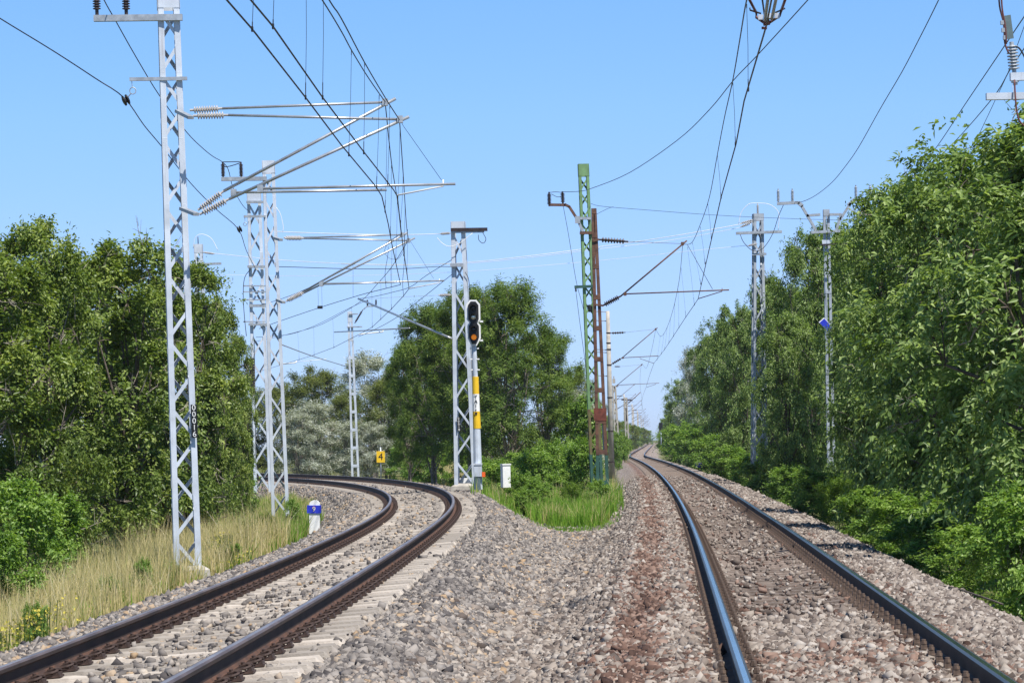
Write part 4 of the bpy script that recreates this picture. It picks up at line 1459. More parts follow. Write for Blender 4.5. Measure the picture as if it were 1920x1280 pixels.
def overhead(label, contact, ch, mess, drops, name='overhead_line'):
    """contact: pixel list at height ch; mess: (x,y,Y) list; drops: (xb,yb,xt,yt) pixel pairs"""
    cp = [UH(x, y, h) for x, y, h in [(c[0], c[1], c[2] if len(c) > 2 else ch) for c in contact]]
    root = empty(name, cp[len(cp) // 2], label, 'overhead line')
    b = MB()
    for a, c in zip(cp[:-1], cp[1:]):
        b.tube([a, c], WR, 5)
    b.build('contact_wire', M['wire'], root)
    for ms in mess:
        b = MB()
        b.tube(smooth_pts([U(*p) for p in ms], 5), WR * .9, 5)
        b.build('messenger_wire', M['wire'], root)
    for (xb, yb, xt, yt) in drops:
        p = UH(xb, yb, ch)
        q = U(xt, yt, p.y)
        b = MB()
        mid = p.lerp(q, .5) + Vector((.006, 0, 0))
        b.tube([p, p.lerp(q, .12)], .006, 5)
        b.tube([p.lerp(q, .1), mid, q.lerp(p, .04)], .0032, 4)
        b.tube([q.lerp(p, .05), q], .006, 4)
        b.box(p, .02, .05, .05)
        b.build('dropper', M['wire'], root)
    return root


lineA = overhead('wire pair held by the shorter cantilever of the nearest mast, later drawn aside left',
    [(318, -150), (425, 0), (473, 55), (573, 183), (640, 272), (705, 350), (716, 368), (728, 420), (734, 454), (751, 533.6)], 5.45,
    [[(505, -150, 28.5), (604, 0, 33.5), (640, 59, 37), (660, 96, 40), (690, 145, 44), (722, 191, Y1 + .3)], [(722, 191, Y1 + .3), (734, 305, 54), (745, 375, 63), (752, 438, Y2 + .3)], [(752, 438, Y2 + .3), (662, 496, Y2 + 8), (560, 548, Y2 + 17), (487, 573, Y3 - .4)]],
    [(473, 55, 475, -60), (573, 183, 574, -50), (654, 290, 659, 94), (706, 351, 711, 178), (722, 396, 726, 222), (732, 440, 734, 310), (742, 490, 745, 372)])
b = MB()
b.tube(smooth_pts([U(751, 533.6, 75), U(734, 538, 78), U(690, 549, 82), U(662, 557, 85), U(601, 576, 91), U(530, 600, 97), U(486, 616, Y3 - .4)], 5), WR, 5)
b.build('anchored_wire', M['wire'], lineA)
for x in (596, 603):
    tube(lineA, 'hanger', [U(x, 534, 91), U(x + 1, 574, 91)], .004, 'wire', 4)
b = MB()
b.box(U(600, 576, 91), .16, .10, .09)
b.build('tension_block', M['wire'], lineA)
for (x0, y0, x1, y1) in ((662, 557, 662, 497), (734, 538, 735, 455)):
    tube(lineA, 'dropper', [U(x0, y0, 84), U(x1, y1, 84)], .004, 'wire', 4)

lineB = overhead('pair of wires over the outer rail of the curve, held by the longer cantilever arms',
    [(362, -150), (470, 0), (512, 50), (605, 183), (683, 286), (738, 356), (745, 368), (750.6, 420), (755.5, 461), (767, 541), (755.5, 556), (734, 579), (714, 598), (698, 613), (673, 627), (626, 651), (589, 665), (561, 674), (530, 683), (480, 698)], 5.45,
    [[(529, -150, 28), (617, 0, 32.5), (640, 35, 34.5), (683.7, 117.6, 39.5), (724, 186, 44), (749, 225, Y1 - .6)], [(749, 225, Y1 - .6), (756, 327, 57), (762, 420, 70), (766, 450, Y2 - .6)], [(766, 450, Y2 - .6), (734, 501, 82), (706, 534, 88), (676, 565, 95), (624, 597, 107), (589, 613, 114), (530, 629, 124), (480, 640, 132)]],
    [(512, 50, 513, -60), (605, 183, 606, -50), (682, 286, 683.5, 117), (727, 344, 731, 197), (746, 380, 750, 235), (751, 424, 756, 330), (757, 478, 759.5, 385), (763, 512, 764, 430), (734, 579, 732, 503), (714, 598, 714, 524), (698, 613, 697, 545), (660, 634, 659, 576), (626, 651, 624, 597), (589, 665, 588, 613), (561, 674, 558, 621)])
for pts, r_ in (([U(752, 228, Y1 - .6), U(756, 236, Y1 - .6), U(828, 338, Y1 - .62)], .0045),
                ([U(770, 453, Y2 - .6), U(790, 485, Y2 - .2), U(813, 522, Y2 + .3)], .0045),
                (smooth_pts([U(725, 460, Y2 - 1), U(721, 472, Y2 - 1), U(730, 484, Y2 - 1), U(746, 485, Y2 - 1), U(756, 472, Y2 - 1)], 5), .006),
                (smooth_pts([U(728, 462, Y2 - 1), U(727, 480, Y2 - 1), U(722, 512, Y2 - 1), U(724, 540, Y2 - 1)], 5), .006),
                (smooth_pts([U(759, 440, Y2 - 1), U(758, 490, Y2 - 1), U(755, 530, Y2 - 1), U(757, 556, Y2 - 1)], 5), .006)):
    tube(lineB, 'tie_wire', pts, r_, 'wire', 4)

lineR = overhead('contact line over the straight track, carried by the rusty cantilevers',
    [(1462, -80), (1437, 48), (1395, 190), (1380, 270), (1352, 370), (1329, 470), (1309, 560), (1302, 571), (1286, 594), (1273, 614), (1256, 640), (1246, 655), (1226, 681), (1217, 706), (1212, 724), (1206, 740), (1203, 753), (1204, 766), (1208, 778), (1212, 788)], 5.55,
    [[(1425, -80, 24), (1400, 0, 32), (1387, 75, 38), (1374, 150, 45), (1358, 222, 53), (1345, 290, 62), (1330, 370, 73), (1313, 421, 82), (1297, 455, 90), (1280, 458, Y12)], [(1280, 458, Y12), (1276, 504, 102), (1272, 534, 110), (1264.6, 570, 122), (1257, 597, 133), (1251, 613, 140), (1245, 625, 147), (1238, 630, 153), (1229.5, 617, Y17)],
     [(1229.5, 617, Y17), (1222, 655, 185), (1212, 690, 215), (1203, 683.5, Y18), (1200, 715, 270), (1203, 745, 315), (1205, 765, 385), (1211, 779, 450)]],
    [(1403, 168, 1400, 8), (1379, 270, 1374, 155), (1352, 370, 1345, 290), (1334, 446, 1327, 382), (1322, 493, 1313, 425), (1314, 532, 1298, 455), (1302, 571, 1289, 462), (1286, 594, 1277, 502), (1273, 614, 1271, 536), (1263, 630, 1265, 570), (1254, 643, 1257, 597), (1246, 655, 1251, 613), (1240, 663, 1245, 625), (1232, 674, 1238, 630)])

# section insulator in the contact line
Ys = UH(1437, 48, 5.55).y
si = empty('section_insulator', U(1437, 48, Ys), 'small forked section insulator with copper runners hanging in the contact wire at the top', 'section insulator')
tube(si, 'runner', [U(1437, 46, Ys), U(1418, 33, Ys + .1), U(1418, 24, Ys + .1), U(1401, -8, Ys - 1.2)], .014, 'copper')
tube(si, 'runner', [U(1438, 46, Ys), U(1462, 30, Ys + .1), U(1465, 20, Ys + .1), U(1475, -8, Ys - 1.2)], .014, 'copper')
tube(si, 'rod', [U(1434, 40, Ys), U(1441, -10, Ys - 1.3)], .016, 'galv_dull')
tube(si, 'rod', [U(1447, 36, Ys), U(1457, -10, Ys - 1.3)], .016, 'galv_dull')
tube(si, 'rod', [U(1433, 26, Ys - .2), U(1428, -10, Ys - 1.0)], .009, 'wire')
tube(si, 'horn', [U(1406, 15, Ys), U(1406.5, 19.5, Ys), U(1427, 26, Ys)], .009, 'wire')
tube(si, 'horn', [U(1472, 16, Ys), U(1452, 25, Ys)], .009, 'wire')
b = MB()
b.box(U(1439, 31, Ys), .07, .1, .05)
b.box(U(1426, 33, Ys), .05, .05, .05)
b.box(U(1457, 30, Ys), .05, .05, .05)
b.build('clamp_plate', M['galv'], si)
b = MB()
b.tube([U(1431, 44, Ys), U(1443, 42, Ys)], .03, 8)
b.tube([U(1428, 53, Ys - .1), U(1438, 53, Ys - .1)], .014, 6)
b.build('contact_block', M['copper'], si)

# single wires
wire('feeder_wire', 'sagging dark feeder wire rising from the green mast insulators to the top edge', 'wire', [U(1054, 360, Yg), U(1085, 359, 94), U(1110, 353, 90), U(1180, 324, 81), U(1270, 263, 70), U(1330, 206, 63), U(1376, 150, 57), U(1420, 104, 53), U(1515, 0, 46), U(1600, -95, 41)])
wire('feeder_wire', 'long feeder wire curving down to the left raised arm of the mast in the trees', 'wire', [U(1478, 380, Yf), U(1490, 379, Yf), U(1505, 378, 96), U(1530, 366, 93), U(1560, 342, 88), U(1585, 312, 83), U(1610, 276, 78), U(1650, 205, 69), U(1690, 137, 62), U(1720, 80, 57), U(1760, 0, 50), U(1800, -90, 44)])
wire('feeder_wire', 'upper of the two dark wires meeting at the right raised arm among the leaves', 'wire', [U(1606, 372, Yf), U(1633, 373, Yf), U(1662, 367, 94), U(1693, 350, 88), U(1750, 284, 76), U(1810, 195, 62), U(1881, 90, 50), U(1920, 32, 44), U(1990, -70, 38)])
wire('feeder_wire', 'lower dark wire crossing behind the raised arm and rising to the right edge', 'wire', [U(1585, 445, Yf + 4), U(1629, 411, Yf), U(1665, 378, 93), U(1700, 345, 87), U(1774, 282, 74), U(1858, 188, 58), U(1895, 129, 51), U(1935, 68, 45), U(1990, -30, 39)])
wire('guy_wire', 'thin wire slanting from the right treetops up to the edge of the picture', 'wire', [U(1825, 275, 62), U(1867, 186, 56), U(1891, 134, 52), U(1908, 84, 49), U(1935, 10, 44)], .006)
wire('return_wire', 'dark wire entering at the upper left and running over both pulleys', 'wire', [U(-90, -22, 40), U(0, 35, 42.5), U(100, 96, 45), U(180, 148, 46.2), U(233, 184, Y1 - .2), U(270, 235, 52), U(305, 277, 57), U(357, 343, 65), U(405, 392, 71), U(447, 430, Y2 - .2), U(462, 470, 85), U(480, 506, Y3 - .4)], n=4)
wire('feeder_wire', 'dark wire coming down from the top edge past the nearest mast to the paired insulators', 'wire', [U(160, -75, 42), U(195, 0, 46), U(215, 36, 47.5), U(255, 107, 51), U(300, 181, 55.5), U(350, 248, 62), U(380, 278, 67), U(400, 294, 71), U(417, 304, Y2 - .2), U(428, 318, Y2), U(437, 352, 80), U(455, 385, 90), U(470, 399, Y3 - .4)], n=4)
wire('span_wire', 'upper pale wire spanning the whole gap between the far masts', 'wire', [U(380, 473, Y10), U(410, 476, Y10 - .2), U(520, 487, 118), U(640, 494, 116), U(760, 497, 114), U(880, 491.5, 112), U(1000, 479, 111), U(1130, 462, 111), U(1260, 443, 110), U(1390, 420, Y13 - .2), U(1412, 412, Y13)], .012, 'wire_light')
wire('span_wire', 'second pale wire ending just under the upper one at the right-hand mast', 'wire', [U(640, 495.5, 117), U(880, 493.5, 113), U(1130, 466, 111), U(1260, 450, 110.5), U(1390, 426, Y13 - .2), U(1412, 415, Y13)], .009, 'wire_light')
wire('span_wire', 'lowest thin pale wire spanning between the far masts', 'wire', [U(405, 515, Y10), U(520, 517, 119), U(640, 517, 116), U(760, 514, 114), U(900, 507, 112), U(1130, 488, 111), U(1300, 470, 110), U(1402, 460, Y13)], .007, 'wire_light')
wire('span_wire', 'thin dark wire from the green mast across to the masts by the right trees', 'wire', [U(1108, 382, Yg), U(1130, 387, 97), U(1215, 394, 99), U(1320, 402, 101), U(1420, 407.5, 104), U(1545, 412, Y14), U(1700, 416, 95)], .007)
wire('tie_wire', 'tail of wire from the brown mast up to the thin dark span', 'wire', [U(1114, 405, Yg), U(1122, 400, 97), U(1140, 391, 97.5), U(1150, 388, 98)], .007)
wire('head_span', 'upper tension wire between the second mast and the anchor mast by the signal', 'wire', [U(518, 434, Y2 + .2), U(560, 436, 77), U(660, 439, 81), U(760, 440, 85), U(824, 438.5, Y4 - .3)], .010, 'wire_light')
wire('head_span', 'lower dark tension wire between the second mast and the anchor mast', 'wire', [U(522, 500, Y2 + .2), U(560, 501, 77), U(660, 504, 81), U(760, 503.5, 85), U(815, 500, 87), U(848, 500, Y4 - .3)], .009)
wire('anchor_wire', 'dark wire slanting down leftwards from the middle of the anchor mast', 'wire', [U(847, 487, Y4 - .3), U(800, 516, 90), U(769, 538, 92), U(735, 548, 95), U(700, 556, 98), U(672, 560, 101)], .009)
wire('anchor_wire', 'lower dark wire slanting from the anchor mast towards the ladder mast', 'wire', [U(848, 514, Y4 - .3), U(790, 560, 92), U(745, 594, 97), U(708, 615, 104), U(672, 631, 112)], .009)
wire('anchor_wire', 'thin wire at the height of the lower insulator left of the anchor mast', 'wire', [U(822, 553.5, Y4 - .3), U(760, 556, 95), U(690, 560, 110)], .006, 'wire_light')
wire('stay_rod', 'thin diagonal rod right of the second mast, low over the silver bushes', 'wire', [U(528, 646, Y2 + .3), U(588, 668, 95), U(650, 687, 125)], .016, 'tube')
wire('feeder_wire', 'upper far wire curving up from behind the second mast to the small insulators', 'wire', [U(480, 632, 125), U(530, 628.5, 130), U(560, 622, 134), U(600, 606, 138), U(650, 580, 143), U(689, 562, Y9 - .12)], .010)
wire('feeder_wire', 'thin wire dropping from the green mast arm straight towards the bushes', 'wire', [U(1056, 386, Yg), U(1066, 440, Yg), U(1080, 525, Yg), U(1089, 560, Yg), U(1094, 580, Yg)], .008)
wire('guy_wire', 'thin wire hanging from the dark green pulley arm of the green mast', 'wire', [U(1080, 547, Yg), U(1086, 595, Yg), U(1092, 640, Yg), U(1100, 700, Yg)], .008)
# loose cable on the right shoulder
wire('cable', 'old cable lying in a curve on the stones under the right-hand bushes', 'cable', [U(1705, 1099, 31.0), U(1740, 1095, 31.4), U(1790, 1102, 30.8), U(1835, 1116, 29.6), U(1880, 1132, 28.5)], .010, 'bark')


# ------------------------------------------------------------------ vegetation
def leaf_mesh(name, P, D, N, L, W, tint, m, parent, fold=.25):
    """one folded leaf per point: P base, D direction, N rough normal"""
    D = D / (np.linalg.norm(D, axis=1)[:, None] + 1e-9)
    S = np.cross(D, N)
    S /= (np.linalg.norm(S, axis=1)[:, None] + 1e-9)
    N = np.cross(S, D)
    mid = P + D * (L * .42)[:, None]
    tip = P + D * L[:, None] - N * (L * .12)[:, None]
    a = mid + S * (W * .5)[:, None] + N * (W * fold)[:, None]
    b = mid - S * (W * .5)[:, None] + N * (W * fold)[:, None]
    V = np.stack([P, a, tip, b], 1).reshape(-1, 3)
    n = len(P)
    F = (np.array([[0, 2, 1], [0, 3, 2]])[None] + (np.arange(n) * 4)[:, None, None]).ravel()
    return np_mesh(name, V, F, 3, m, tint=np.repeat(tint, 4), parent=parent)


def unit(v):
    return v / (np.linalg.norm(v, axis=-1, keepdims=True) + 1e-9)


SIZE = {}
name_key = lambda o: [c for c in o.children if c.name.startswith('crown')][0].data.name


def tree_proto(name, seed, H, W, z_low, nlobe, ntwig, nleaf, leaf, droop, lm, trunk_r, bark='bark', flat=.75, twig_len=.55, hang=0.0, spread=.10, bare=0, forks=1, shell=.55, clump=14):
    """crown of lobes full of leafy twigs on a branching trunk; returns the root (at the origin)"""
    r = np.random.default_rng(seed)
    root = empty(name, (0, 0, 0), None, None)
    # lobes
    C, R = [], []
    for i in range(nlobe):
        t = (i + .5) / nlobe
        zf = z_low + (1 - z_low) * (t ** .85)
        env = math.sin(math.pi * min(1, .18 + .80 * (zf - z_low) / (1 - z_low) * .95)) ** .6
        a = i * 2.399 + r.uniform(-.4, .4)
        rad = W / 2 * env * r.uniform(.35, .78)
        lr = W * r.uniform(.15, .24)
        C.append((math.cos(a) * rad, math.sin(a) * rad, min(H * zf, H - lr * flat * .8)))
        R.append(lr)
    C, R = np.array(C), np.array(R)
    # trunk and limbs
    b = MB()
    tops = []
    for f in range(forks):
        x0, y0 = (0, 0) if forks == 1 else (r.uniform(-.25, .25), r.uniform(-.2, .2))
        tp = (r.uniform(-.1, .1) * W + (f - (forks - 1) / 2) * W * .18, r.uniform(-.08, .08) * W, H * .62)
        pts = smooth_pts([(x0, y0, -.4), (x0 * 1.1, y0, H * .12), (lerp(x0, tp[0], .5) + r.uniform(-.12, .12), lerp(y0, tp[1], .5), H * .35), tp], 4)
        n = len(pts)
        b.tube(pts, [trunk_r * (1 - .75 * k / (n - 1)) / math.sqrt(forks) for k in range(n)], 8)
        tops.append(pts)
    for i in range(nlobe):
        pts = tops[i % forks]
        k = int(r.uniform(.3, .95) * (len(pts) - 1))
        s = pts[k]
        e = Vector(C[i])
        if e.z < s.z:
            s = pts[max(1, int(k * .5))]
        m_ = s.lerp(e, .5) + Vector((r.uniform(-.2, .2), r.uniform(-.2, .2), r.uniform(0, .25)))
        lp = smooth_pts([s, m_, e], 3)
        b.tube(lp, [trunk_r * .36 * (1 - .7 * q / (len(lp) - 1)) / math.sqrt(forks) ** .5 for q in range(len(lp))], 6)
        for q in range(5):
            d = Vector(unit(r.normal(0, 1, 3) + np.array([0, 0, .3]))) * R[i] * r.uniform(.7, 1.0)
            b.tube(smooth_pts([e, e + d * .5 + Vector((0, 0, .08)), e + d], 2), [trunk_r * .10, trunk_r * .08, trunk_r * .05, trunk_r * .04, trunk_r * .03][:5], 4)
    b.build('trunk', M[bark], root, smooth=True)
    # twigs
    li = r.choice(nlobe, ntwig, p=R ** 2 / np.sum(R ** 2))
    d = unit(r.normal(0, 1, (ntwig, 3)))
    d[:, 2] = np.where(d[:, 2] < -.3, -d[:, 2] * .6, d[:, 2])
    d = unit(d)
    rad = R[li] * (shell + (1.08 - shell) * r.random(ntwig) ** .7)
    TP = C[li] + d * rad[:, None] * np.array([1, 1, flat])
    if clump:
        # gather the twigs into sprays with gaps between them
        nc = max(8, ntwig // clump)
        seeds = TP[r.choice(ntwig, nc, replace=False)]
        near = np.argmin(((TP[:, None] - seeds[None]) ** 2).sum(2), 1)
        keep_loose = r.random(ntwig) < .12
        pull = np.where(keep_loose, .0, .66)[:, None]
        TP = TP * (1 - pull) + seeds[near] * pull
        ct = r.normal(0, .13, nc)[near]
    else:
        ct = 0
    TP[:, 2] = np.maximum(TP[:, 2], .15)
    out = unit(TP - np.array([0, 0, H * .45]))
    TD = unit(d * .7 + out * .5 + r.normal(0, .35, (ntwig, 3)) - np.array([0, 0, droop]))
    TL = twig_len * r.uniform(.55, 1.35, ntwig)
    long = r.random(ntwig) < hang
    TL = np.where(long, TL * 2.0, TL)
    tt = r.normal(0, .16, ntwig)
    # leaves along each twig
    k = r.random((ntwig, nleaf))
    ti = np.repeat(np.arange(ntwig), nleaf)
    k = k.ravel()
    sag = (droop * .8 + np.where(long, .9, 0))[ti] * (k ** 2) * TL[ti]
    side = unit(np.cross(TD, np.array([0, 0, 1.0])))[ti] * np.where(r.random(len(ti)) < .5, -1, 1)[:, None]
    P = TP[ti] + TD[ti] * (k * TL[ti])[:, None] - np.stack([0 * sag, 0 * sag, sag], 1) + r.normal(0, spread, (len(ti), 3))
    low = P[:, 2] < .04
    P[low, 2] = .04 + .2 * r.random(low.sum())
    D = unit(TD[ti] * .55 + side * .75 + r.normal(0, .35, (len(ti), 3)) - np.array([0, 0, .25 + droop * .9]))
    N = unit(r.normal(0, .55, (len(ti), 3)) + out[ti] * .75 + np.array([0, 0, .5]))
    L = leaf[0] * r.uniform(.45, 1.35, len(ti))
    Wd = leaf[1] * r.uniform(.55, 1.25, len(ti))
    tint = np.clip(.42 + (tt + ct)[ti] + r.normal(0, .18, len(ti)) + .12 * k, 0, 1)
    leaf_mesh('crown', P, D, N, L, Wd, tint, lm, root)
    SIZE[name_key(root)] = (float(np.percentile(P[:, 2], 99.7)), 2 * float(np.percentile(np.hypot(P[:, 0], P[:, 1]), 97.5)))
    if bare:
        b = MB()
        for q in range(bare):
            i = r.integers(nlobe)
            dd = unit(r.normal(0, 1, 3) + np.array([0, -.6, .35]))
            s = Vector(C[i] + dd * R[i] * .6)
            e = s + Vector(dd) * r.uniform(.35, .9)
            mid = s.lerp(e, .5) + Vector(r.normal(0, .08, 3))
            b.tube([s, mid, e], [.012, .008, .004], 4)
            for w in range(4):
                t0 = s.lerp(e, r.uniform(.3, .95))
                b.tube([t0, t0 + Vector(unit(dd + r.normal(0, .7, 3))) * r.uniform(.15, .4)], [.006, .003], 3)
        b.build('bare_sprays', M['twig'], root)
    return root


def gz_at(x, y):
    return float(terrain([x], [y])[0][0])


used = {}


def plant(proto, px, Y, top_px, width, label, cat='tree', group=None, rz=None, dx=0.0, zoff=0.0):
    """put a copy of a plant with its trunk under pixel column px, its top at row top_px"""
    p = U(px, 840, Y)
    x = p.x + dx
    zg = gz_at(x, Y)
    H0, W0 = SIZE[name_key(proto)]
    top = U(px, top_px, Y).z
    h = top - zg + .05 + zoff
    s_v = h / H0
    s_h = width / W0
    if proto.name not in used:
        used[proto.name] = 1
        c = proto
    else:
        c = copy_tree(proto)
    c.location = (x, Y, zg - .05 - zoff)
    c.scale = (s_h, s_h, s_v)
    c.rotation_euler = (0, 0, random.uniform(0, 6.28) if rz is None else rz)
    tag(c, label, cat, group)
    return c


def protos(fn, n, **kw):
    out = []
    for i in range(n):
        k = dict(kw)
        k['seed'] = kw['seed'] + i * 17
        out.append(fn(**k))
    return out


RT = protos(tree_proto, 3, name='leaning_tree', seed=101, H=6.8, W=4.1, z_low=.05, nlobe=24, ntwig=1500, nleaf=27, leaf=(.142, .060), droop=.26, lm=M['leaf_right'], trunk_r=.15, flat=.85, twig_len=.50, hang=.18, spread=.06, bare=45, shell=.62, clump=20)
LT = protos(tree_proto, 2, name='walnut_tree', seed=201, H=7.0, W=3.6, z_low=.05, nlobe=22, ntwig=1250, nleaf=30, leaf=(.122, .068), droop=.16, lm=M['leaf_left'], trunk_r=.14, flat=.9, twig_len=.42, hang=.05, spread=.075, bare=50, shell=.6, clump=20)
LO = protos(tree_proto, 1, name='locust_tree', seed=301, H=9.3, W=5.4, z_low=.18, nlobe=30, ntwig=1700, nleaf=36, leaf=(.19, .042), droop=.10, lm=M['leaf_locust'], trunk_r=.20, flat=.38, twig_len=.70, hang=.0, spread=.085, bare=10, forks=3, bark='bark_pale', shell=.5, clump=22)
SV = protos(tree_proto, 1, name='silver_tree', seed=401, H=6.8, W=4.4, z_low=.08, nlobe=20, ntwig=1000, nleaf=26, leaf=(.17, .045), droop=.0, lm=M['leaf_silver'], trunk_r=.14, flat=.8, twig_len=.55, hang=0, spread=.11, bare=50, forks=3, bark='bark_pale', shell=.5, clump=18)
OL = protos(tree_proto, 1, name='olive_green_tree', seed=451, H=6.8, W=4.4, z_low=.08, nlobe=20, ntwig=1050, nleaf=30, leaf=(.15, .05), droop=.05, lm=M['leaf_olive'], trunk_r=.14, flat=.8, twig_len=.5, hang=0, spread=.11, bare=50, forks=3, bark='bark', shell=.5, clump=18)
BU = protos(tree_proto, 3, name='bush', seed=501, H=2.3, W=2.0, z_low=.04, nlobe=14, ntwig=420, nleaf=26, leaf=(.105, .060), droop=.12, lm=M['leaf_bush'], trunk_r=.035, flat=.85, twig_len=.34, hang=.10, spread=.05, forks=3, shell=.5, clump=14)
FB = protos(tree_proto, 1, name='feathery_bush', seed=601, H=2.0, W=1.8, z_low=.04, nlobe=12, ntwig=420, nleaf=28, leaf=(.095, .028), droop=.15, lm=M['leaf_fern'], trunk_r=.03, flat=.85, twig_len=.34, hang=.1, spread=.045, forks=3, shell=.5, clump=14)

RG, LG, BG = 'trees along the right of the straight track', 'trees left of the curve', 'bushes at the foot of the right-hand trees'
# right-hand trees, nearest first
for k, x, Y, t, w, rz, lab in (
        (0, 1985, 41, 200, 4.6, .4, 'nearest tall tree at the right edge with long hanging leafy shoots'),
        (1, 1810, 51, 285, 4.0, 2.0, 'broad tree whose drooping branches fill the picture left of the nearest one'),
        (2, 1712, 62, 345, 3.4, 4.2, 'tree directly below the right raised arm wires, full dark green crown'),
        (0, 1668, 76, 380, 2.5, 1.1, 'tree right behind the mast with raised arms'),
        (1, 1616, 83, 575, 2.1, 5.0, 'tree covering the lower half of the mast with the blue plate'),
        (2, 1528, 108, 438, 3.3, .2, 'tree reaching a thin dark branch out left between the two grey masts'),
        (0, 1600, 112, 420, 3.8, 3.0, 'tree showing in the gap behind the mast with raised arms'),
        (1, 1478, 103, 590, 2.4, 1.7, 'low tree in front of the crossbeam mast on its right'),
        (2, 1450, 130, 520, 2.6, 2.6, 'tree crown behind the crossbeam mast on its right'),
        (0, 1400, 150, 575, 3.4, 4.0, 'tree around the foot of the crossbeam mast'),
        (1, 1360, 176, 600, 3.4, .9, 'tree stepping down left of the crossbeam mast'),
        (2, 1330, 208, 632, 3.2, 5.5, 'smaller looking dark tree where the right tree line drops'),
        (1, 1284, 300, 712, 4.2, .5, 'far tree at the end of the right tree line'),
        (2, 1268, 390, 752, 4.2, 1.5, 'farthest rounded tree top beside the haze at the right of the rails')):
    plant(RT[k], x, Y, t, w, lab, group=RG, rz=rz)
plant(SV[0], 1302, 245, 655, 3.4, 'greyish tree top in the right tree line above the bright bushes', group=RG, rz=2.0)
for i, (x, Y, t, w) in enumerate(((1261, 480, 772, 4.5), (1257, 600, 784, 5), (1255, 760, 795, 6), (1252, 980, 804, 7))):
    plant(RT[i % 3], x, Y, t, w, 'tiny pale tree in the row right of the vanishing rails', group='far trees at the vanishing point')
# second row, deeper in the wood
for i, (x, Y, t, w) in enumerate(((1990, 58, 260, 6), (1860, 72, 330, 6), (1745, 88, 390, 5), (1660, 100, 440, 4.5), (1610, 128, 500, 6), (1520, 150, 540, 5), (1455, 172, 580, 5), (1390, 210, 620, 5))):
    plant(RT[(i + 1) % 3], x, Y, t, w, 'tree of the second row, mostly hidden behind the right-hand trees', group='second row of trees on the right')
B = dict(cat='bush', group=BG)
for i, (k, x, Y, t, w, lab) in enumerate((
        (0, 1900, 34, 905, 1.4, 'bright green bush nearest the camera at the right edge'),
        (1, 1800, 39, 985, 1.2, 'small bush with broad leaves just under the long hanging shoots'),
        (2, 1735, 43.5, 965, 1.3, 'rounded bush at the ballast edge just left of the hanging shoots'),
        (0, 1690, 49, 925, 1.5, 'bush above the old cable in the middle of the right-hand row'),
        (1, 1635, 56, 915, 1.5, 'dark leafy bush behind the pale feathery bush'),
        (2, 1532, 77, 880, 1.7, 'bush at the foot of the raised arm mast'),
        (0, 1482, 90, 872, 1.7, 'low bush left of the raised arm mast'),
        (1, 1440, 104, 856, 1.8, 'bush in front of the crossbeam mast'),
        (2, 1405, 118, 850, 2.0, 'bush just left of the foot of the crossbeam mast'),
        (0, 1368, 138, 834, 2.4, 'bright bush above the blue tub'),
        (1, 1340, 165, 815, 3.0, 'tall bright bush left of the blue tub'),
        (2, 1312, 195, 798, 3.4, 'large sunlit bush where the rails bend'),
        (0, 1290, 235, 790, 4.0, 'sunlit bush behind the large one at the rail bend'),
        (1, 1274, 290, 797, 4.2, 'farther bush in the right row close to the distant signal'),
        (2, 1260, 380, 806, 4.5, 'last small looking bush on the right before the haze'))):
    plant(BU[k], x, Y, t, w, lab, **B)
plant(FB[0], 1582, 66, 892, 1.6, 'pale yellow-green feathery bush at the ballast edge', cat='bush', group=BG)
plant(FB[0], 1885, 36.5, 1000, 1.3, 'low light green bush overhanging the stones at the lower right', cat='bush', group=BG)

# left-hand trees
for k, x, Y, t, w, rz, lab in (
        (0, -25, 56, 480, 3.2, .6, 'large tree at the left edge of the picture'),
        (1, 82, 59, 420, 2.5, 3.9, 'narrow high crown with a knob of leaves rising above the left edge trees'),
        (0, 232, 62, 456, 3.2, 2.2, 'round-topped tree left of the nearest mast'),
        (1, 345, 72, 492, 2.7, 1.0, 'tree directly behind the nearest mast'),
        (0, 405, 82, 560, 1.7, 5.2, 'tree right of the nearest mast, sloping down to the right'),
        (1, 446, 90, 630, 1.25, .4, 'small tree whose twigs reach the tensioning mast'),
        (1, 130, 74, 520, 5.5, .2, 'darker tree behind the left edge trees'),
        (0, 20, 72, 560, 5.0, 2.9, 'hidden tree deep in the left wood'),
        (1, 290, 84, 560, 4.5, 4.9, 'hidden tree behind the round-topped one')):
    plant(LT[k], x, Y, t, w, lab, group=LG, rz=rz)
for k, x, Y, t, w, lab in (
        (1, 35, 44, 900, 1.6, 'leafy bush at the left edge above the yellow flowers'),
        (0, -10, 38, 985, 1.1, 'low bush cut off by the left edge of the picture'),
        (2, 95, 49, 930, 1.3, 'bush between the left edge bush and the grass'),
        (0, 432, 95, 840, 1.8, 'bush under the twigs beside the tensioning mast')):
    plant(BU[k], x, Y, t, w, lab, cat='bush', group='bushes left of the curve')
# trees beyond the curve
CG = 'trees beyond the curve'
plant(SV[0], 700, 200, 662, 5.4, 'pale silver tree top right of the ladder mast', group=CG, rz=1.0)
plant(SV[0], 590, 178, 752, 4.2, 'silver-leaved tree low behind the curve, right of the second mast', group=CG, rz=2.0)
plant(OL[0], 600, 215, 690, 6.0, 'olive green tree above the silver one right of the second mast', group=CG, rz=.3)
plant(OL[0], 725, 180, 705, 4.0, 'dusty green tree with bare stems behind the yellow board', group=CG, rz=3.0)
plant(OL[0], 530, 230, 720, 7.0, 'olive tree seen through the second mast', group=CG, rz=4.0)
plant(SV[0], 650, 186, 790, 4.4, 'silver bush at the foot of the ladder mast', group=CG, rz=5.0)
plant(SV[0], 560, 176, 772, 3.2, 'pale silver bush left of the low silver tree', group=CG, rz=.4)
plant(SV[0], 692, 177, 792, 3.0, 'silver bush between the ladder mast and the yellow board', group=CG, rz=3.7)
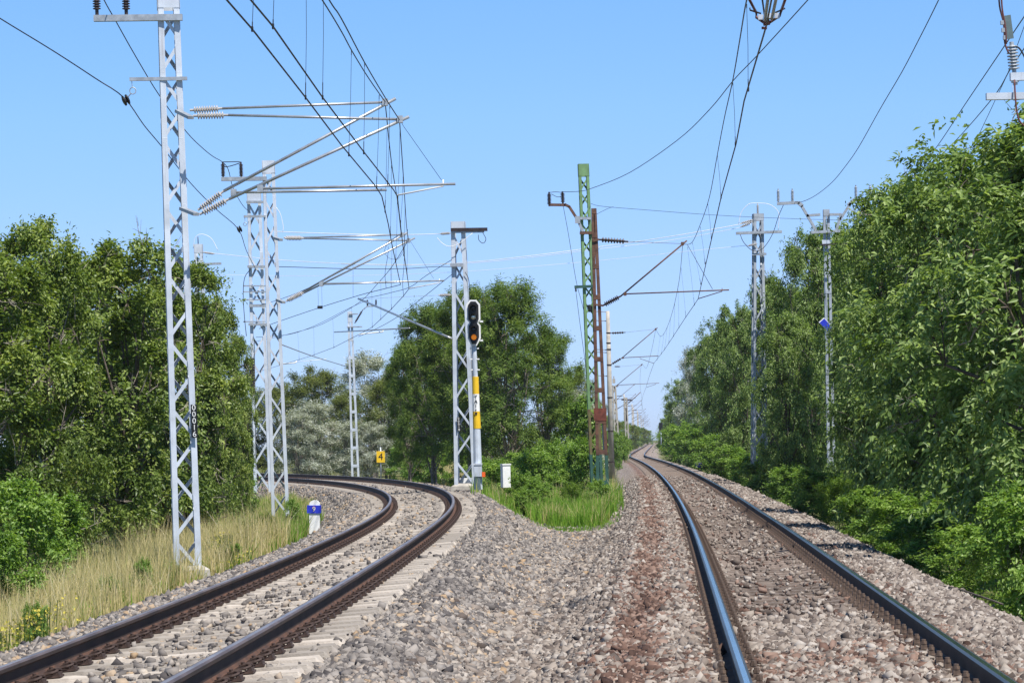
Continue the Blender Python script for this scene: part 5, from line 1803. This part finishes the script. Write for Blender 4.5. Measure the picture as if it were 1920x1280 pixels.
plant(OL[0], 645, 190, 735, 3.6, 'olive green tree directly behind the ladder mast', group=CG, rz=2.9)
plant(BU[0], 765, 165, 832, 2.6, 'dark bush right of the yellow board', cat='bush', group='bushes under the feathery trees')
plant(BU[1], 800, 150, 838, 2.2, 'bush at the foot of the left feathery tree', cat='bush', group='bushes under the feathery trees')
plant(BU[2], 868, 142, 842, 2.0, 'bush seen through the foot of the anchor mast', cat='bush', group='bushes under the feathery trees')
plant(OL[0], 450, 215, 740, 8.0, 'olive tree between the left trees and the tensioning mast', group=CG, rz=5.5)
plant(OL[0], 770, 205, 730, 6.0, 'shaded tree left of the big feathery tree', group=CG, rz=1.5)
plant(LO[0], 950, 128, 530, 5.0, 'big feathery tree with forked pale stems behind the signal', group=CG, rz=.8)
plant(LO[0], 812, 138, 572, 4.2, 'feathery tree forming the left shoulder behind the anchor mast', group=CG, rz=2.4)
plant(LO[0], 1025, 140, 622, 3.6, 'feathery tree sloping down to the right behind the white cabinet', group=CG, rz=4.4)
plant(LO[0], 882, 133, 546, 4.4, 'feathery crown right behind the head of the signal', group=CG, rz=1.9)
plant(LO[0], 770, 144, 640, 2.6, 'smaller feathery tree at the left end of the feathery group', group=CG, rz=3.4)
plant(LO[0], 890, 152, 610, 6.5, 'dark tree filling the back behind the signal', group=CG, rz=5.9)
plant(OL[0], 1078, 185, 695, 3.2, 'tree just left of the green mast', group=CG, rz=2.2)
plant(SV[0], 1090, 150, 735, 2.6, 'small silver tree beside the green mast', group=CG, rz=.7)
MG = 'bushes between the two tracks'
for i, (k, x, Y, t, w, lab) in enumerate((
        (0, 1000, 100, 842, 2.2, 'leafy bush right of the white cabinet'),
        (1, 1062, 97, 880, 1.4, 'low bright bush in the middle of the hollow'),
        (2, 1092, 104, 822, 1.7, 'bush against the foot of the green mast'),
        (0, 1040, 118, 825, 2.0, 'bush behind the hollow under the feathery trees'),
        (1, 965, 112, 848, 1.7, 'dark bush behind the white cabinet'),
        (2, 915, 122, 858, 1.6, 'bush behind the signal post'),
        (0, 985, 89, 885, 1.2, 'small dark bush touching the white cabinet'),
        (2, 1088, 128, 745, 2.2, 'tall bush behind the green mast'),
        (1, 925, 97, 868, 1.9, 'low weedy bush between the signal and the white cabinet'))):
    plant(BU[k], x, Y, t, w, lab, cat='bush', group=MG)
# left of the straight line, beyond the first poles
for i, (x, Y, t, w) in enumerate(((1152, 200, 806, 1.5), (1162, 225, 814, 1.4), (1171, 255, 819, 1.4), (1112, 215, 745, 2.4), (1133, 270, 778, 2.4), (1150, 330, 786, 2.6), (1166, 400, 790, 3), (1180, 480, 794, 3.2), (1192, 580, 798, 3.6), (1203, 720, 802, 4), (1214, 900, 806, 5))):
    lab = ['bush right of the first concrete pole', 'second bush along the left of the straight line', 'third bush along the left of the straight line', 'tree behind the rusty ladder mast', 'tree behind the first concrete pole', 'tree behind the thin dark lattice mast'][i] if i < 6 else 'distant tree left of the vanishing rails'
    if i < 3:
        plant(BU[i % 3], x, Y, t, w, lab, cat='bush', group='bushes left of the straight line')
    else:
        plant(OL[0] if i % 2 else RT[i % 3], x, Y, t, w, lab, group='trees left of the straight line')


def grass(name, n, xy, hgt, wid, m, lean=.35, tint=.5, tvar=.2, seed=5):
    r = np.random.default_rng(seed)
    X, Y = xy
    n = len(X)
    b0 = m16.location
    k = ~((np.abs(X - b0.x - .1) < .62) & (Y > b0.y - 2.2) & (Y < b0.y + .5))
    X, Y = X[k], Y[k]
    n = len(X)
    z = terrain(X, Y)[0] - .02
    hgt = hgt * np.interp(Y, [26, 48], [.55, 1.0])
    h = hgt * r.uniform(.35, 1.25, n) * (.78 + .32 * vnoise(X, Y, .9, 12))
    a = r.uniform(0, 2 * math.pi, n)
    ln = lean * r.random(n) * h
    wx, wy = np.cos(a) * wid / 2, np.sin(a) * wid / 2
    lx, ly = r.normal(0, .7, n) * ln, r.normal(0, .7, n) * ln
    V = np.stack([np.stack([X - wx, Y - wy, z], 1), np.stack([X + wx, Y + wy, z], 1),
                  np.stack([X + lx * .35 + wx * .7, Y + ly * .35 + wy * .7, z + h * .6], 1), np.stack([X + lx * .35 - wx * .7, Y + ly * .35 - wy * .7, z + h * .6], 1),
                  np.stack([X + lx, Y + ly, z + h], 1)], 1).reshape(-1, 3)
    F = (np.array([[0, 1, 2], [0, 2, 3], [3, 2, 4]])[None] + (np.arange(n) * 5)[:, None, None]).ravel()
    tn = np.clip(tint + .22 * vnoise(X, Y, 1.1, 8) + r.normal(0, tvar, n), 0, 1)

    ob = np_mesh(name, V, F, 3, m, tint=np.repeat(tn, 5))
    return tag(ob, kind='stuff')


def scatter(n, Y0, Y1, dmin, dmax, side, seed, patch=0, track='L', fall=1.0):
    r = np.random.default_rng(seed)
    Y = Y0 + (Y1 - Y0) * r.random(n) ** fall
    d = r.uniform(dmin, dmax, n)
    px, py, pth = (Lx, Ly, Lth) if track == 'L' else (Rx, Ry, Rth)
    i = np.clip(np.searchsorted(py, Y), 0, len(py) - 1)
    X = px[i] + side * d * np.cos(pth[i])
    Y = Y - side * d * np.sin(pth[i])
    z, w, dl, dr, _, _ = terrain(X, Y)
    k = w < .5 * r.random(n) + .1
    if patch:
        k &= vnoise(X, Y, patch, 6) > -.25
    return X[k], Y[k]


grass('dry_grass', 0, scatter(46000, 22, 62, 2.2, 5.3, -1, 1, fall=1.2), .98, .010, M['grass_dry'], .5, .60, .17, 21)
grass('dry_grass', 0, scatter(26000, 58, 110, 2.2, 6.5, -1, 2), .60, .015, M['grass_dry'], .5, .42, .2, 22)
grass('green_grass', 0, scatter(42000, 24, 108, 2.2, 5.6, -1, 3, patch=.7), .50, .022, M['grass_green'], .5, .5, .2, 23)
grass('green_grass', 0, scatter(12000, 60, 84, 2.1, 4.0, -1, 4), .55, .020, M['grass_green'], .5, .45, .2, 24)
rr_ = np.random.default_rng(9)
n_ = 70000
Yh = rr_.uniform(71.5, 112, n_)
Xh = (rr_.uniform(880, 1165, n_) - 960) * Yh / FPX
zz, ww, _, _, _, _ = terrain(Xh, Yh)
kk = ww < .15 + .9 * rr_.random(n_) * np.clip(vnoise(Xh, Yh, .8, 5) + .25 + (Yh - 76) * .12, 0, 1)
grass('green_grass', 0, (Xh[kk], Yh[kk]), .68, .022, M['grass_green'], .5, .5, .2, 25)
kk2 = kk & (vnoise(Xh, Yh, 1.0, 3) > .35)
grass('dry_grass', 0, (Xh[kk2][:7000], Yh[kk2][:7000]), .85, .018, M['grass_dry'], .5, .6, .15, 26)
n_ = 9000
Yp = rr_.uniform(67, 78, n_)
Xp = (rr_.uniform(930, 1160, n_) - 960) * Yp / FPX
kk = vnoise(Xp, Yp, 1.6, 15) > .32
grass('green_grass', 0, (Xp[kk], Yp[kk]), .22, .018, M['grass_green'], .7, .5, .2, 37)
n_ = 1500
Yp = rr_.uniform(67.0, 69.5, n_)
Xp = (rr_.uniform(1040, 1105, n_) - 960) * Yp / FPX
grass('green_grass', 0, (Xp, Yp), .16, .016, M['grass_green'], .6, .4, .2, 27)
# weeds at the foot of the right-hand bushes and in the far field
grass('green_grass', 0, scatter(9000, 28, 120, 3.2, 6.5, 1, 7, track='R', patch=1.2), .22, .018, M['grass_green'], .6, .45, .2, 28)
Yf_ = rr_.uniform(150, 330, 40000)
Xf_ = (rr_.uniform(780, 900, 40000) - 960) * Yf_ / FPX
zz, ww, dl_, _, _, _ = terrain(Xf_, Yf_)
kk = (ww < .2)
grass('dry_grass', 0, (Xf_[kk], Yf_[kk]), .5, .04, M['grass_dry'], .5, .62, .12, 29)


def flowers(name, label, px, py, Y, n, spread, h, seed):
    r = np.random.default_rng(seed)
    c = U(px, py, Y)
    X = c.x + r.normal(0, spread, n)
    Yy = Y + r.normal(0, spread * 1.6, n)
    z = terrain(X, Yy)[0]
    root = empty(name, (c.x, Y, gz_at(c.x, Y)), label, 'plant', 'yellow flowering plants')
    P = np.stack([X - c.x, Yy - Y, z - root.location.z + h * r.uniform(.2, 1.05, n)], 1)
    D = unit(r.normal(0, 1, (n, 3)) + np.array([0, 0, .6]))
    N = unit(r.normal(0, 1, (n, 3)))
    t = np.clip((P[:, 2] / h) * .9 + r.normal(0, .15, n), 0, 1)
    leaf_mesh('blossom', P, D, N, np.full(n, .032), np.full(n, .024), t, M['flower'], root)
    b = MB()
    for i in range(0, n, 9):
        b.tube([(X[i], Yy[i], z[i]), (X[i] + .02, Yy[i], z[i] + h * .95)], .004, 3)
    b.build('flower_stems', M['leaf_bush'], root)  # the thin stems under the blossoms, no leaves


flowers('flowering_plant', 'clump of yellow blossoms at the lower left edge of the picture', 18, 1180, 27, 420, .28, .36, 31)
flowers('flowering_plant', 'yellow-green flowering weed just right of the nearest mast', 412, 1030, 50, 240, .14, .70, 32)
flowers('flowering_plant', 'low yellow tuft beside the foundation of the nearest mast', 440, 1058, 47.5, 90, .14, .30, 33)

# single weeds in the left verge
for i, (x, Y, t, w, lab) in enumerate((
        (262, 41, 1046, .32, 'tall single green weed in the dry grass left of the nearest mast'),
        (318, 44, 1052, .35, 'leafy weed in the grass close to the foot of the nearest mast'),
        (410, 52, 1010, .55, 'green weed tuft right of the nearest mast'),
        (460, 58, 972, .6, 'weed clump on the slope between the two front masts'),
        (200, 38, 1080, .4, 'low weed in front of the grass below the round-topped tree'),
        (545, 71, 935, .5, 'slim weed between the second mast and the marker post'),
        (430, 50, 1020, .4, 'low leafy weed at the stone edge right of the nearest mast'),
        (495, 66, 960, .7, 'grassy weed at the foot of the second mast'),
        (60, 30, 1130, .35, 'weed among the dry stalks near the lower left corner'))):
    plant((BU + FB)[i % 4], x, Y, t, w, lab, cat='weed', group='weeds in the left verge')
for i, (x, Y, t, w, lab) in enumerate((
        (1030, 80, 935, .9, 'weed in the front of the grassy hollow'),
        (1075, 84, 905, 1.1, 'taller weed in the middle of the grassy hollow'),
        (985, 82, 915, 1.0, 'weed below the white cabinet'),
        (1120, 86, 900, .9, 'weed beside the legs of the rusty mast'),
        (1005, 88, 900, 1.2, 'leafy weed between the white cabinet and the hollow'))):
    plant((BU + FB)[(i + 2) % 4], x, Y, t, w, lab, cat='weed', group='weeds in the hollow')

# ------------------------------------------------------------------ air
hz = MB()
hz.box((0, 1395, 6.5), 2980, 2790, 17)
hob = hz.build('haze', [])
hm = bpy.data.materials.new('haze_air')
hm.use_nodes = True
hn = hm.node_tree
hn.nodes.remove(hn.nodes['Principled BSDF'])
pv = hn.nodes.new('ShaderNodeVolumePrincipled')
pv.inputs['Color'].default_value = (.86, .92, 1.0, 1)
pv.inputs['Density'].default_value = .00011
pv.inputs['Anisotropy'].default_value = .2
hn.links.new(pv.outputs[0], hn.nodes['Material Output'].inputs['Volume'])
hob.data.materials.append(hm)
tag(hob, kind='stuff')

print('objects', len(bpy.data.objects))
